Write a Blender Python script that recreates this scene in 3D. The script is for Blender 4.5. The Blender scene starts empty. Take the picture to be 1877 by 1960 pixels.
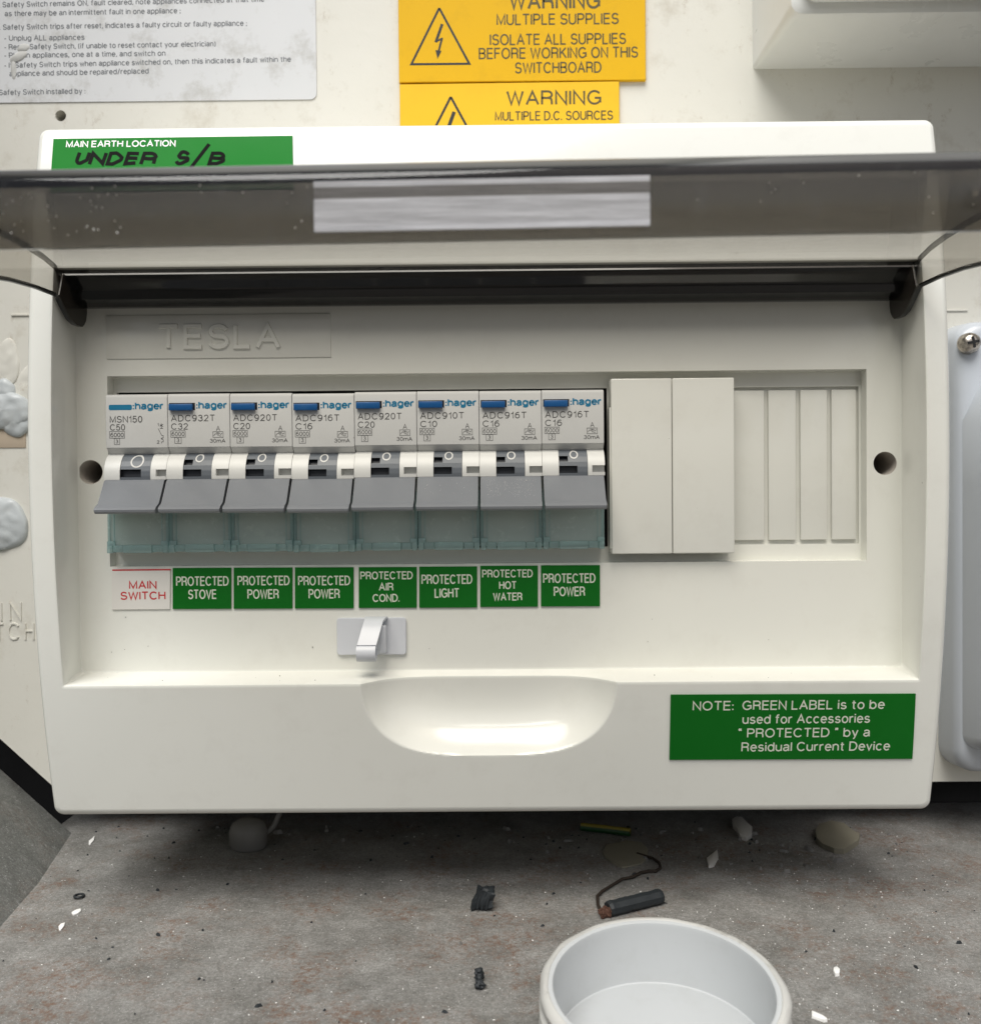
import bpy, bmesh, math, random
from mathutils import Vector, Matrix, noise

# ------------------------------------------------------------------ camera
S = bpy.context.scene
MM = 0.001
F, CX, CY, D = 1840.0, 938.5, 980.0, 336.0          # pinhole of the photograph (1877 px wide), camera 336 mm from the board
R = (Matrix.Rotation(math.radians(0.35), 3, 'Z') @ Matrix.Rotation(math.radians(-1.0), 3, 'X')
     @ Matrix.Rotation(math.radians(0.5), 3, 'Y'))
cd = bpy.data.cameras.new('camera'); cam = bpy.data.objects.new('camera', cd)
S.collection.objects.link(cam); S.camera = cam
cd.sensor_fit = 'HORIZONTAL'; cd.sensor_width = 36.0; cd.lens = F / 1877.0 * 36.0
cd.clip_start = 0.01; cd.clip_end = 500.0
cd.dof.use_dof = True; cd.dof.focus_distance = 0.272; cd.dof.aperture_fstop = 26.0
xa, ya, za = R @ Vector((1, 0, 0)), R @ Vector((0, 0, 1)), R @ Vector((0, -1, 0))
cam.matrix_world = Matrix(((xa.x, ya.x, za.x, 0), (xa.y, ya.y, za.y, -D * MM), (xa.z, ya.z, za.z, 0), (0, 0, 0, 1)))

# ------------------------------------------------------------------ sky and sun
SUN_EL, SUN_AZ = math.radians(57), math.radians(-20)   # az: left of straight-in-front
W = bpy.data.worlds.new('World'); S.world = W; W.use_nodes = True
nt = W.node_tree; nt.nodes.clear()
sky = nt.nodes.new('ShaderNodeTexSky'); sky.sky_type = 'NISHITA'; sky.sun_disc = False
sky.sun_elevation = SUN_EL; sky.sun_rotation = math.pi + -SUN_AZ * -1
sky.air_density = 1.0; sky.dust_density = 4.0; sky.ozone_density = 1.0
hs = nt.nodes.new('ShaderNodeHueSaturation'); hs.inputs['Saturation'].default_value = 0.6
bg = nt.nodes.new('ShaderNodeBackground'); bg.inputs['Strength'].default_value = 0.05
wo = nt.nodes.new('ShaderNodeOutputWorld')
nt.links.new(sky.outputs[0], hs.inputs['Color']); nt.links.new(hs.outputs[0], bg.inputs[0]); nt.links.new(bg.outputs[0], wo.inputs[0])
sl = bpy.data.lights.new('sun', 'SUN'); sl.energy = 2.3; sl.angle = math.radians(42); sl.color = (1.0, 0.985, 0.945)
so = bpy.data.objects.new('sun', sl); S.collection.objects.link(so)
sd = Vector((math.sin(SUN_AZ) * math.cos(SUN_EL), -math.cos(SUN_AZ) * math.cos(SUN_EL), math.sin(SUN_EL)))  # towards the sun
so.rotation_euler = sd.to_track_quat('Z', 'Y').to_euler(); so.location = sd * 2
S.view_settings.view_transform = 'Standard'; S.view_settings.look = 'None'
S.view_settings.exposure = 0.82; S.view_settings.gamma = 1.0
S.cycles.max_bounces = 10; S.cycles.transparent_max_bounces = 24; S.cycles.transmission_bounces = 8
S.cycles.caustics_reflective = False; S.cycles.caustics_refractive = False

# ------------------------------------------------------------------ measuring: photo pixel (1877 px wide) + depth -> mm
def ray(px, py): return R @ Vector(((px - CX) / F, 1.0, -(py - CY) / F))
def at(px, py, out):
    d = ray(px, py); t = (D - out) / d.y
    return d.x * t, d.z * t                             # X, Z in mm at `out` mm in front of the board
FLOOR = -119.0
def on_floor(px, py, h=0.0):
    d = ray(px, py); t = (FLOOR + h) / d.z
    return d.x * t, D - d.y * t                         # X, out

# ------------------------------------------------------------------ materials
def N(nt, kind, **kw):
    n = nt.nodes.new(kind)
    for k, v in kw.items():
        if k in n.inputs: n.inputs[k].default_value = v
        else: setattr(n, k, v)
    return n
def ramp(nt, fac, a, b, ca=(0, 0, 0, 1), cb=(1, 1, 1, 1)):
    r = nt.nodes.new('ShaderNodeValToRGB'); r.color_ramp.elements[0].position = a; r.color_ramp.elements[1].position = b
    r.color_ramp.elements[0].color = ca; r.color_ramp.elements[1].color = cb
    nt.links.new(fac, r.inputs[0]); return r.outputs[0]
def mix(nt, fac, a, b):
    m = nt.nodes.new('ShaderNodeMix'); m.data_type = 'RGBA'
    if isinstance(fac, float): m.inputs[0].default_value = fac
    else: nt.links.new(fac, m.inputs[0])
    for i, c in ((6, a), (7, b)):
        if isinstance(c, tuple): m.inputs[i].default_value = (*c[:3], 1)
        else: nt.links.new(c, m.inputs[i])
    return m.outputs[2]
def base(name):
    m = bpy.data.materials.new(name); m.use_nodes = True; nt = m.node_tree
    bs = nt.nodes['Principled BSDF']
    geo = nt.nodes.new('ShaderNodeNewGeometry')
    return m, nt, bs, geo.outputs['Position']
def noi(nt, pos, scale, detail=4.0, rough=0.55, stretch=None, off=0.0):
    v = pos
    if stretch or off:
        mp = nt.nodes.new('ShaderNodeMapping'); mp.inputs['Scale'].default_value = stretch or (1, 1, 1)
        mp.inputs['Location'].default_value = (off, off * .7, off * .3)
        nt.links.new(pos, mp.inputs[0]); v = mp.outputs[0]
    n = N(nt, 'ShaderNodeTexNoise', Scale=scale, Detail=detail, Roughness=rough); nt.links.new(v, n.inputs['Vector'])
    return n.outputs['Fac']
def plastic(name, col, rough=0.35, var=0.05, dirt=0.0, dirtcol=(.12, .10, .08), bump=0.0, bscale=2500, spec=0.5, specks=0.0, coat=0.0, sss=0.0):
    m, nt, bs, pos = base(name)
    c = mix(nt, noi(nt, pos, 22, 5), tuple(x * (1 - var) for x in col), tuple(min(1, x * (1 + var)) for x in col))
    if dirt:
        f = ramp(nt, noi(nt, pos, 90, 8, .7, off=3.1), .52, .78)
        mm_ = nt.nodes.new('ShaderNodeMath'); mm_.operation = 'MULTIPLY'; mm_.inputs[1].default_value = dirt; nt.links.new(f, mm_.inputs[0])
        c = mix(nt, mm_.outputs[0], c, dirtcol)
    if specks:
        vo = N(nt, 'ShaderNodeTexVoronoi', Scale=130.0); nt.links.new(pos, vo.inputs['Vector'])
        f = ramp(nt, vo.outputs['Distance'], .022, .035, (1, 1, 1, 1), (0, 0, 0, 1))
        sel = ramp(nt, noi(nt, pos, 300, 1, off=7.7), .60, .62)
        mm_ = nt.nodes.new('ShaderNodeMath'); mm_.operation = 'MULTIPLY'; nt.links.new(f, mm_.inputs[0]); nt.links.new(sel, mm_.inputs[1])
        m2 = nt.nodes.new('ShaderNodeMath'); m2.operation = 'MULTIPLY'; nt.links.new(mm_.outputs[0], m2.inputs[0]); m2.inputs[1].default_value = specks
        c = mix(nt, m2.outputs[0], c, (.10, .08, .06))
    nt.links.new(c, bs.inputs['Base Color'])
    r = nt.nodes.new('ShaderNodeMapRange'); r.inputs['To Min'].default_value = rough * .8; r.inputs['To Max'].default_value = min(1, rough * 1.25)
    nt.links.new(noi(nt, pos, 60, 6, .6, off=1.3), r.inputs[0]); nt.links.new(r.outputs[0], bs.inputs['Roughness'])
    bs.inputs['Specular IOR Level'].default_value = spec
    if coat: bs.inputs['Coat Weight'].default_value = coat; bs.inputs['Coat Roughness'].default_value = .12
    if bump:
        b = N(nt, 'ShaderNodeBump', Strength=bump, Distance=0.0001); nt.links.new(noi(nt, pos, bscale, 3), b.inputs['Height']); nt.links.new(b.outputs[0], bs.inputs['Normal'])
    return m
def metal(name, col, rough):
    m, nt, bs, pos = base(name)
    c = mix(nt, ramp(nt, noi(nt, pos, 900, 4), .4, .7), col, tuple(x * .35 for x in col)); nt.links.new(c, bs.inputs['Base Color'])
    bs.inputs['Metallic'].default_value = 1.0; bs.inputs['Roughness'].default_value = rough; return m
def clear(name, tint, gloss_rough=.06, haze=0.0, hazecol=(.6, .6, .62), ior=1.5, dust=0.0, ribs=False, graze=None):
    m = bpy.data.materials.new(name); m.use_nodes = True; nt = m.node_tree; nt.nodes.clear()
    geo = nt.nodes.new('ShaderNodeNewGeometry'); pos = geo.outputs['Position']
    out = nt.nodes.new('ShaderNodeOutputMaterial')
    tr = nt.nodes.new('ShaderNodeBsdfTransparent'); tr.inputs[0].default_value = (*tint, 1)
    if graze:                                        # a longer way through the plastic at a slant
        lw = nt.nodes.new('ShaderNodeLayerWeight'); lw.inputs['Blend'].default_value = .5
        nt.links.new(mix(nt, ramp(nt, lw.outputs['Facing'], .35, .85), tint, graze), tr.inputs[0])
    gl = nt.nodes.new('ShaderNodeBsdfGlossy'); gl.inputs['Roughness'].default_value = gloss_rough
    fr = nt.nodes.new('ShaderNodeFresnel')
    io = nt.nodes.new('ShaderNodeMapRange'); io.inputs['To Min'].default_value = ior; io.inputs['To Max'].default_value = 1 / ior
    nt.links.new(geo.outputs['Backfacing'], io.inputs[0]); nt.links.new(io.outputs[0], fr.inputs['IOR'])
    last = tr.outputs[0]
    if haze or dust:
        df = nt.nodes.new('ShaderNodeBsdfDiffuse'); df.inputs[0].default_value = (*hazecol, 1)
        tl = nt.nodes.new('ShaderNodeBsdfTranslucent'); tl.inputs[0].default_value = (*hazecol, 1)
        ad = nt.nodes.new('ShaderNodeMixShader'); ad.inputs[0].default_value = .5
        nt.links.new(df.outputs[0], ad.inputs[1]); nt.links.new(tl.outputs[0], ad.inputs[2])
        ms = nt.nodes.new('ShaderNodeMixShader')
        nt.links.new(last, ms.inputs[1]); nt.links.new(ad.outputs[0], ms.inputs[2])
        mr = nt.nodes.new('ShaderNodeMapRange')
        if ribs:
            nt.links.new(noi(nt, pos, 120, 6, .7, (.35, 1, 7.0)), mr.inputs[0])
            mr.inputs['From Min'].default_value = .3; mr.inputs['From Max'].default_value = .7
        else:
            nt.links.new(noi(nt, pos, 260, 8, .75), mr.inputs[0])
            mr.inputs['From Min'].default_value = .55; mr.inputs['From Max'].default_value = .8
        mr.inputs['To Min'].default_value = haze; mr.inputs['To Max'].default_value = min(1, haze + dust)
        nt.links.new(mr.outputs[0], ms.inputs[0]); last = ms.outputs[0]
    m2 = nt.nodes.new('ShaderNodeMixShader')
    nt.links.new(fr.outputs[0], m2.inputs[0]); nt.links.new(last, m2.inputs[1]); nt.links.new(gl.outputs[0], m2.inputs[2])
    nt.links.new(m2.outputs[0], out.inputs[0]); return m

M = {}
M['cover'] = plastic('ivory_plastic', (.725, .728, .68), .14, .015, .12, (.40, .36, .30), specks=.7, spec=.5)
M['void'] = plastic('dark_interior', (.006, .006, .007), .8)
M['holewall'] = plastic('screw_hole_plastic', (.42, .39, .35), .5)
M['smoke'] = clear('smoked_plastic', (.895, .88, .85), .06, haze=.0, dust=.06, graze=(.75, .735, .71), hazecol=(.35, .35, .36))
M['smoke_dark'] = clear('smoked_plastic_thick', (.16, .13, .10), .10)
M['smoke_lip'] = clear('smoked_plastic_lip', (.51, .495, .47), .06, haze=.015, dust=.25, hazecol=(.35, .35, .36))
M['ear'] = plastic('smoked_plastic_hinge', (.022, .018, .014), .25)
M['smoke_edge'] = plastic('smoked_plastic_edge', (.010, .011, .012), .12, spec=.6)
M['frost'] = clear('frosted_strip_plastic', (.75, .75, .76), .25, haze=.42, dust=.55, hazecol=(.95, .95, .98), ribs=True)
M['body'] = plastic('breaker_grey_plastic', (.55, .555, .545), .42, .03, .06, specks=.5, bump=.10)
M['body2'] = plastic('breaker_lower_plastic', (.74, .74, .70), .5)
M['white'] = plastic('breaker_white_plastic', (.66, .665, .645), .38, .03, .06)
M['toggle'] = plastic('toggle_grey_plastic', (.175, .187, .205), .42, .05, .10, (.35, .35, .34), bump=.25, bscale=3500)
M['drum'] = plastic('rocker_grey_plastic', (.115, .13, .15), .42, .05)
M['slot'] = plastic('rocker_slot_plastic', (.03, .035, .045), .5)
M['blue'] = plastic('blue_plastic', (.004, .085, .27), .30, .1, .12, (.2, .3, .4))
M['logo'] = plastic('blue_print', (.0, .175, .33), .5)
M['print'] = plastic('grey_print', (.10, .10, .10), .7, spec=.2)
M['ring'] = plastic('white_print', (.62, .62, .60), .5)
M['teal'] = clear('clear_teal_plastic', (.95, .98, .97), .05, haze=.32, dust=.12, hazecol=(.82, .88, .85))
M['tealrib'] = clear('clear_teal_rib', (.80, .90, .90), .08, haze=.34, dust=.2, hazecol=(.66, .84, .84))
M['green'] = plastic('green_label', (.0, .115, .006), .5, .06, .06, (.02, .20, .04), spec=.22)
M['greenl'] = plastic('bright_green_label', (.0, .19, .012), .5, .06, spec=.15)
M['lab_white'] = plastic('white_label', (.68, .66, .62), .4, .03)
M['engr'] = plastic('cream_engraving', (.62, .66, .55), .55)
M['engr_w'] = plastic('white_engraving', (.85, .87, .85), .5)
M['red'] = plastic('red_engraving', (.50, .015, .02), .5)
M['ink'] = plastic('black_marker', (.006, .008, .006), .8, spec=.15)
M['hook'] = plastic('pale_grey_plastic', (.60, .62, .66), .33, .03)
M['yellow'] = plastic('yellow_sign', (.70, .405, .003), .5, .06, .3, (.42, .24, .01), spec=.2)
M['yellow2'] = plastic('pale_yellow_sign', (.78, .47, .02), .5, .06, .25, (.55, .34, .02), spec=.2)
M['engr_k'] = plastic('dark_engraving', (.085, .065, .015), .6)
M['black'] = plastic('black_engraving', (.012, .016, .016), .6)
M['paper'] = plastic('old_white_notice', (.60, .61, .62), .45, .08, .85, (.36, .35, .32))
M['scuff'] = plastic('torn_paper_scuff', (.50, .50, .48), .7, .2, .8, (.28, .27, .25))
M['paper_ink'] = plastic('faded_grey_print', (.17, .18, .19), .6)
M['pvc'] = plastic('grey_pvc', (.455, .47, .475), .38, .05, .3, (.33, .33, .31), specks=.9)
M['pvcdirt'] = plastic('dirty_pvc', (.44, .435, .41), .65, .25, 1.0, (.16, .145, .12), bump=.6, bscale=900)
M['whitebox'] = plastic('white_meter_plastic', (.66, .665, .64), .28, .03, .12, (.40, .39, .34))
M['greybox'] = plastic('blue_grey_plastic', (.49, .52, .56), .24, .03, .06, (.25, .26, .28))
M['screw'] = metal('screw_metal', (.55, .50, .44), .32)
M['silicone'] = plastic('grey_sealant', (.47, .50, .51), .35, .1, .4, (.42, .39, .34), bump=.5, bscale=900)
M['rubber'] = plastic('black_rubber', (.012, .016, .019), .6, .2, .35, (.05, .055, .06), bump=1.0, bscale=1600)
M['twig'] = plastic('brown_twig', (.022, .014, .008), .8, .3)
M['leafbrown'] = plastic('dry_brown_leaf', (.09, .04, .025), .8, .3, .4, (.05, .02, .01))
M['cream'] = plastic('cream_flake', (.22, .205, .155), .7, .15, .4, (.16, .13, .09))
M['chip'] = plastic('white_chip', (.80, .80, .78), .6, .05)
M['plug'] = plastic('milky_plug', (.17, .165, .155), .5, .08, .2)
M['wiregreen'] = plastic('green_wire', (.006, .05, .01), .5, .1, .4)
M['wireyellow'] = plastic('yellow_wire', (.22, .18, .015), .5, .1, .4)
M['brownshade'] = plastic('brown_step_shade', (.46, .38, .29), .8, .1)  # brown that stands for the shading on a recess step

def board_mat():
    m, nt, bs, pos = base('painted_board')
    c = mix(nt, noi(nt, pos, 14, 4), (.60, .585, .52), (.69, .68, .625))
    f = ramp(nt, noi(nt, pos, 55, 9, .72, off=2.0), .54, .74)
    k = nt.nodes.new('ShaderNodeMath'); k.operation = 'MULTIPLY'; k.inputs[1].default_value = .7; nt.links.new(f, k.inputs[0])
    c = mix(nt, k.outputs[0], c, (.44, .40, .32))
    f2 = ramp(nt, noi(nt, pos, 110, 10, .85, (1, 1, .6), 5.0), .57, .70)
    k2 = nt.nodes.new('ShaderNodeMath'); k2.operation = 'MULTIPLY'; k2.inputs[1].default_value = .85; nt.links.new(f2, k2.inputs[0])
    c = mix(nt, k2.outputs[0], c, (.34, .28, .20))
    nt.links.new(c, bs.inputs['Base Color']); bs.inputs['Roughness'].default_value = .5
    b = N(nt, 'ShaderNodeBump', Strength=.35, Distance=.0004); nt.links.new(noi(nt, pos, 120, 8, .6), b.inputs['Height']); nt.links.new(b.outputs[0], bs.inputs['Normal'])
    return m
M['board'] = board_mat()
def floor_mat(name, a, b_, rust):
    m, nt, bs, pos = base(name)
    c = mix(nt, ramp(nt, noi(nt, pos, 60, 12, .78), .36, .64), a, b_)
    c = mix(nt, ramp(nt, noi(nt, pos, 1300, 4, .8), .40, .60), mix(nt, .42, c, (.035, .033, .03)), c)      # fine dark grain
    c = mix(nt, ramp(nt, noi(nt, pos, 260, 9, .85, off=2.2), .56, .66), c, mix(nt, .45, c, (.05, .045, .035)))
    pk = ramp(nt, noi(nt, pos, 2200, 2, .6, off=6.0), .66, .72)
    c = mix(nt, pk, c, (.62, .62, .60))                                                                 # pale specks
    f = ramp(nt, noi(nt, pos, 380, 8, .85, off=4.0), .55, .68)
    k = nt.nodes.new('ShaderNodeMath'); k.operation = 'MULTIPLY'; k.inputs[1].default_value = .75; nt.links.new(f, k.inputs[0])
    c = mix(nt, k.outputs[0], c, (.42, .42, .41))                                                       # pale dust
    big = ramp(nt, noi(nt, pos, 45, 6, .75, off=1.7), .48, .62)
    fine = ramp(nt, noi(nt, pos, 650, 8, .85, off=9.0), .47, .58)
    r = nt.nodes.new('ShaderNodeMath'); r.operation = 'MULTIPLY'; nt.links.new(big, r.inputs[0]); nt.links.new(fine, r.inputs[1])
    r2 = nt.nodes.new('ShaderNodeMath'); r2.operation = 'MULTIPLY'; r2.inputs[1].default_value = rust; nt.links.new(r.outputs[0], r2.inputs[0])
    c = mix(nt, r2.outputs[0], c, (.165, .085, .048))
    nt.links.new(c, bs.inputs['Base Color']); bs.inputs['Roughness'].default_value = .62
    b = N(nt, 'ShaderNodeBump', Strength=.9, Distance=.0006); nt.links.new(noi(nt, pos, 800, 8, .8), b.inputs['Height']); nt.links.new(b.outputs[0], bs.inputs['Normal'])
    return m
M['floor'] = floor_mat('dirty_sheet_metal', (.19, .185, .17), (.36, .352, .335), .85)
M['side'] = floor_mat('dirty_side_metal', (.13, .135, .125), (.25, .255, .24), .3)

# ------------------------------------------------------------------ mesh helpers (mm, out = towards the camera)
class MB:
    def __init__(s): s.v = []; s.f = []; s.mi = []
    def add(s, X, o, Z): s.v.append((X, o, Z)); return len(s.v) - 1
    def face(s, idx, m=0): s.f.append(tuple(idx)); s.mi.append(m)
    def loft(s, rings, closed=True, m=0, cap0=False, cap1=False):
        ids = [[s.add(*p) for p in r] for r in rings]
        for a, b in zip(ids[:-1], ids[1:]):
            n = len(a)
            for i in range(n if closed else n - 1):
                j = (i + 1) % n; s.face((a[i], a[j], b[j], b[i]), m)
        if cap0: s.face(ids[0][::-1], m)
        if cap1: s.face(ids[-1], m)
        return ids
    def box(s, x0, x1, o0, o1, z0, z1, r=0.0, seg=2, m=0):
        bm = bmesh.new(); bmesh.ops.create_cube(bm, size=1.0)
        for v in bm.verts:
            v.co = Vector(((x0 + x1) / 2 + v.co.x * (x1 - x0), (o0 + o1) / 2 + v.co.y * (o1 - o0), (z0 + z1) / 2 + v.co.z * (z1 - z0)))
        if r: bmesh.ops.bevel(bm, geom=bm.edges[:], offset=r, segments=seg, affect='EDGES', profile=.5)
        s.bm(bm, m)
    def bm(s, bm, m=0):
        bm.verts.index_update(); k = len(s.v)
        s.v += [tuple(v.co) for v in bm.verts]
        for f in bm.faces: s.face([k + v.index for v in f.verts], m)
        bm.free()
    def tube(s, pts, rad, seg=10, m=0, cap=True):
        pts = [Vector(p) for p in pts]; n = len(pts); rad = rad if isinstance(rad, (list, tuple)) else [rad] * n
        rings = []; up = Vector((0, 0, 1))
        for i, p in enumerate(pts):
            t = (pts[min(i + 1, n - 1)] - pts[max(i - 1, 0)]).normalized()
            if i == 0:
                a = t.cross(up) if abs(t.dot(up)) < .95 else t.cross(Vector((1, 0, 0)))
            a = (a - t * a.dot(t)).normalized(); b = t.cross(a)
            rings.append([tuple(p + (a * math.cos(q) + b * math.sin(q)) * rad[i]) for q in [2 * math.pi * k / seg for k in range(seg)]])
        s.loft(rings, True, m, cap, cap)
    def build(s, name, mats, parent=None, org=None, smooth=35, recalc=True, label=None):
        ox, oo, oz = org or (0, 0, 0)
        me = bpy.data.meshes.new(name)
        me.from_pydata([((x - ox) * MM, -(o - oo) * MM, (z - oz) * MM) for x, o, z in s.v], [], s.f)
        mats = mats if isinstance(mats, (list, tuple)) else [mats]
        for m in mats: me.materials.append(m)
        if len(mats) > 1: me.polygons.foreach_set('material_index', s.mi)
        if recalc:
            b = bmesh.new(); b.from_mesh(me); bmesh.ops.recalc_face_normals(b, faces=b.faces[:]); b.to_mesh(me); b.free()
        if smooth:
            me.shade_smooth(); me.set_sharp_from_angle(angle=math.radians(smooth))
        me.update()
        return link(name, me, parent, label, org if parent is None else None)
def link(name, me, parent=None, label=None, org=None):
    o = bpy.data.objects.new(name, me); S.collection.objects.link(o)
    if org: o.location = (org[0] * MM, -org[1] * MM, org[2] * MM)
    if parent: o.parent = parent
    if label: o['label'] = label
    return o
def thing(name, X, o, Z, label, cat, group=None):
    e = bpy.data.objects.new(name, None); S.collection.objects.link(e); e.empty_display_size = .01
    e.location = (X * MM, -o * MM, Z * MM); return tag(e, label, cat, group)
def tag(o, label, cat, group=None):
    o['label'] = label; o['category'] = cat
    if group: o['group'] = group
    return o
def rrect(x0, x1, z0, z1, r, nb=8, ns=8, c=6):
    """rounded rectangle, counter-clockwise from the bottom left; nb points along bottom/top, ns along sides"""
    P = []
    def line(a, b, n):
        for i in range(n): t = i / n; P.append((a[0] + (b[0] - a[0]) * t, a[1] + (b[1] - a[1]) * t))
    def arc_(cx, cz, a0):
        for i in range(c): a = math.radians(a0 + 90 * i / c); P.append((cx + r * math.cos(a), cz + r * math.sin(a)))
    line((x0 + r, z0), (x1 - r, z0), nb); arc_(x1 - r, z0 + r, -90)
    line((x1, z0 + r), (x1, z1 - r), ns); arc_(x1 - r, z1 - r, 0)
    line((x1 - r, z1), (x0 + r, z1), nb); arc_(x0 + r, z1 - r, 90)
    line((x0, z1 - r), (x0, z0 + r), ns); arc_(x0 + r, z0 + r, 180)
    return P
def plate(mb, pts, o0, o1, bev=.2, m=0):
    """a flat outline (X,Z) given thickness with a small edge bevel"""
    cx = sum(p[0] for p in pts) / len(pts); cz = sum(p[1] for p in pts) / len(pts)
    def ins(d):
        q = []
        for x, z in pts:
            l = math.hypot(x - cx, z - cz) or 1; q.append((x - (x - cx) / l * d, z - (z - cz) / l * d))
        return q
    mb.loft([[(x, o0, z) for x, z in pts], [(x, o1 - bev, z) for x, z in pts], [(x, o1, z) for x, z in ins(bev)]], True, m, True, True)
def fill_holes(mb, loops, out, m=0):
    bm = bmesh.new(); ed = []
    for lp in loops:
        vs = [bm.verts.new((x, out, z)) for x, z in lp]
        for i in range(len(vs)): ed.append(bm.edges.new((vs[i], vs[(i + 1) % len(vs)])))
    bmesh.ops.triangle_fill(bm, use_beauty=True, use_dissolve=False, edges=ed)
    mb.bm(bm, m)
def circle(cx, cz, r, n=40): return [(cx + r * math.cos(2 * math.pi * i / n), cz + r * math.sin(2 * math.pi * i / n)) for i in range(n)]

# ------------------------------------------------------------------ a monoline stroke alphabet
G = {
 'A': (.70, "0,0 .35,1 .70,0;.12,.34 .58,.34"), 'B': (.60, "0,.53 .33,.53 @.33,.765,.23,.235,-90,90 0,1 0,0 .34,0 @.34,.265,.26,.265,-90,90"),
 'C': (.72, "@.38,.5,.38,.5,42,318"), 'D': (.66, "0,0 0,1 .28,1 @.28,.5,.38,.5,90,-90 0,0"), 'E': (.54, ".54,0 0,0 0,1 .54,1;0,.53 .50,.53"),
 'F': (.52, "0,0 0,1 .52,1;0,.52 .46,.52"), 'G': (.76, "@.39,.5,.39,.5,42,322 .74,.18 .74,.46 .42,.46"), 'H': (.62, "0,0 0,1;.62,0 .62,1;0,.53 .62,.53"),
 'I': (0, "0,0 0,1"), 'K': (.62, "0,0 0,1;.58,1 0,.38;.20,.60 .62,0"), 'L': (.48, "0,1 0,0 .48,0"), 'M': (.74, "0,0 0,1 .37,.06 .74,1 .74,0"),
 'N': (.62, "0,0 0,1 .62,0 .62,1"), 'O': (.78, "@.39,.5,.39,.5,90,450"), 'P': (.58, "0,0 0,1 .32,1 @.32,.73,.26,.27,90,-90 0,.46"),
 'R': (.62, "0,0 0,1 .34,1 @.34,.745,.26,.255,90,-90 0,.49;.34,.49 @.38,.31,.20,.18,90,0 .60,0"),
 'S': (.60, "@.31,.74,.27,.26,22,235 @.30,.265,.30,.265,52,-160"), 'T': (.60, "0,1 .60,1;.30,1 .30,0"), 'U': (.62, "0,1 0,.32 @.31,.32,.31,.32,180,360 .62,1"),
 'V': (.66, "0,1 .33,0 .66,1"), 'W': (.94, "0,1 .235,0 .47,.96 .705,0 .94,1"), 'X': (.62, "0,0 .62,1;0,1 .62,0"), 'Y': (.66, "0,1 .33,.42 .66,1;.33,.42 .33,0"),
 '0': (.52, "@.26,.5,.26,.5,90,450"), '1': (.24, "0,.76 .18,.84 .24,1 .24,0"), '2': (.52, "@.26,.73,.25,.27,170,-35 0,0 .53,0"),
 '3': (.52, "@.25,.755,.23,.245,160,-80 @.25,.27,.27,.27,85,-165"), '5': (.52, ".48,1 .10,1 .04,.50 @.25,.32,.27,.32,135,-158"),
 '6': (.54, "@.27,.32,.26,.32,0,360;@.33,.45,.32,.55,62,180 .01,.32"), '9': (.54, "@.27,.68,.26,.32,0,360;@.21,.55,.32,.55,-118,0 .53,.68"),
 'a': (.50, "@.25,.53,.22,.20,160,0 .47,.10 .51,0;.47,.42 .22,.39 @.20,.20,.20,.19,95,290 .47,.20"), 'b': (.54, "0,0 0,1;@.27,.36,.27,.37,0,360"),
 'c': (.50, "@.27,.36,.27,.37,45,315"), 'd': (.54, ".54,0 .54,1;@.27,.36,.27,.37,0,360"), 'e': (.52, ".01,.38 .53,.38 @.27,.36,.26,.37,3,318"),
 'f': (.32, ".32,1 @.28,.84,.15,.16,90,180 .13,0;0,.71 .30,.71"), 'g': (.53, "@.26,.37,.26,.36,0,360;.53,.72 .53,-.06 @.27,-.05,.26,.22,0,-155"),
 'h': (.50, "0,0 0,1;0,.44 @.25,.46,.25,.27,180,0 .50,0"), 'i': (0, "0,0 0,.72;0,.90 0,1.02"), 'k': (.48, "0,0 0,1;.44,.72 0,.28;.16,.44 .48,0"),
 'l': (0, "0,0 0,1"), 'm': (.80, "0,0 0,.72;0,.47 @.20,.49,.20,.24,180,0 .40,0;.40,.47 @.60,.49,.20,.24,180,0 .80,0"),
 'n': (.50, "0,0 0,.72;0,.44 @.25,.46,.25,.27,180,0 .50,0"), 'o': (.54, "@.27,.36,.27,.37,0,360"), 'p': (.54, "0,-.28 0,.72;@.27,.36,.27,.37,0,360"),
 'r': (.28, "0,0 0,.72;0,.42 @.26,.44,.26,.28,180,82"), 's': (.46, "@.23,.54,.20,.185,25,238 @.23,.19,.23,.19,55,-158"),
 't': (.30, ".13,.94 .13,.14 @.25,.14,.12,.14,180,280;0,.71 .29,.71"), 'u': (.50, "0,.72 0,.25 @.25,.26,.25,.26,180,360 .50,.72;.50,.30 .50,0"),
 'v': (.46, "0,.72 .23,0 .46,.72"), 'w': (.70, "0,.72 .175,0 .35,.70 .525,0 .70,.72"), 'y': (.48, "0,.72 .25,.02;.48,.72 .22,-.16 @.10,-.16,.12,.12,0,-90"),
 'x': (.44, "0,0 .44,.72;0,.72 .44,0"), '.': (.04, "0,-.02 0,.09"), ',': (.06, ".04,.09 .04,0 0,-.14"), ':': (.04, "0,-.02 0,.10;0,.50 0,.62"), ';': (.05, ".03,.10 .03,0 0,-.12;.03,.50 .03,.62"),
 '-': (.26, "0,.36 .26,.36"), '/': (.36, "0,-.05 .36,1.05"), '(': (.16, "@.24,.42,.24,.64,125,235"), ')': (.16, "@-.08,.42,.24,.64,55,-55"),
 '“': (.22, ".06,.80 0,.92 .05,1.04;.20,.80 .14,.92 .19,1.04"), '”': (.22, "0,.80 .06,.92 .01,1.04;.14,.80 .20,.92 .15,1.04"), ' ': (.12, ""),
}
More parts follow.
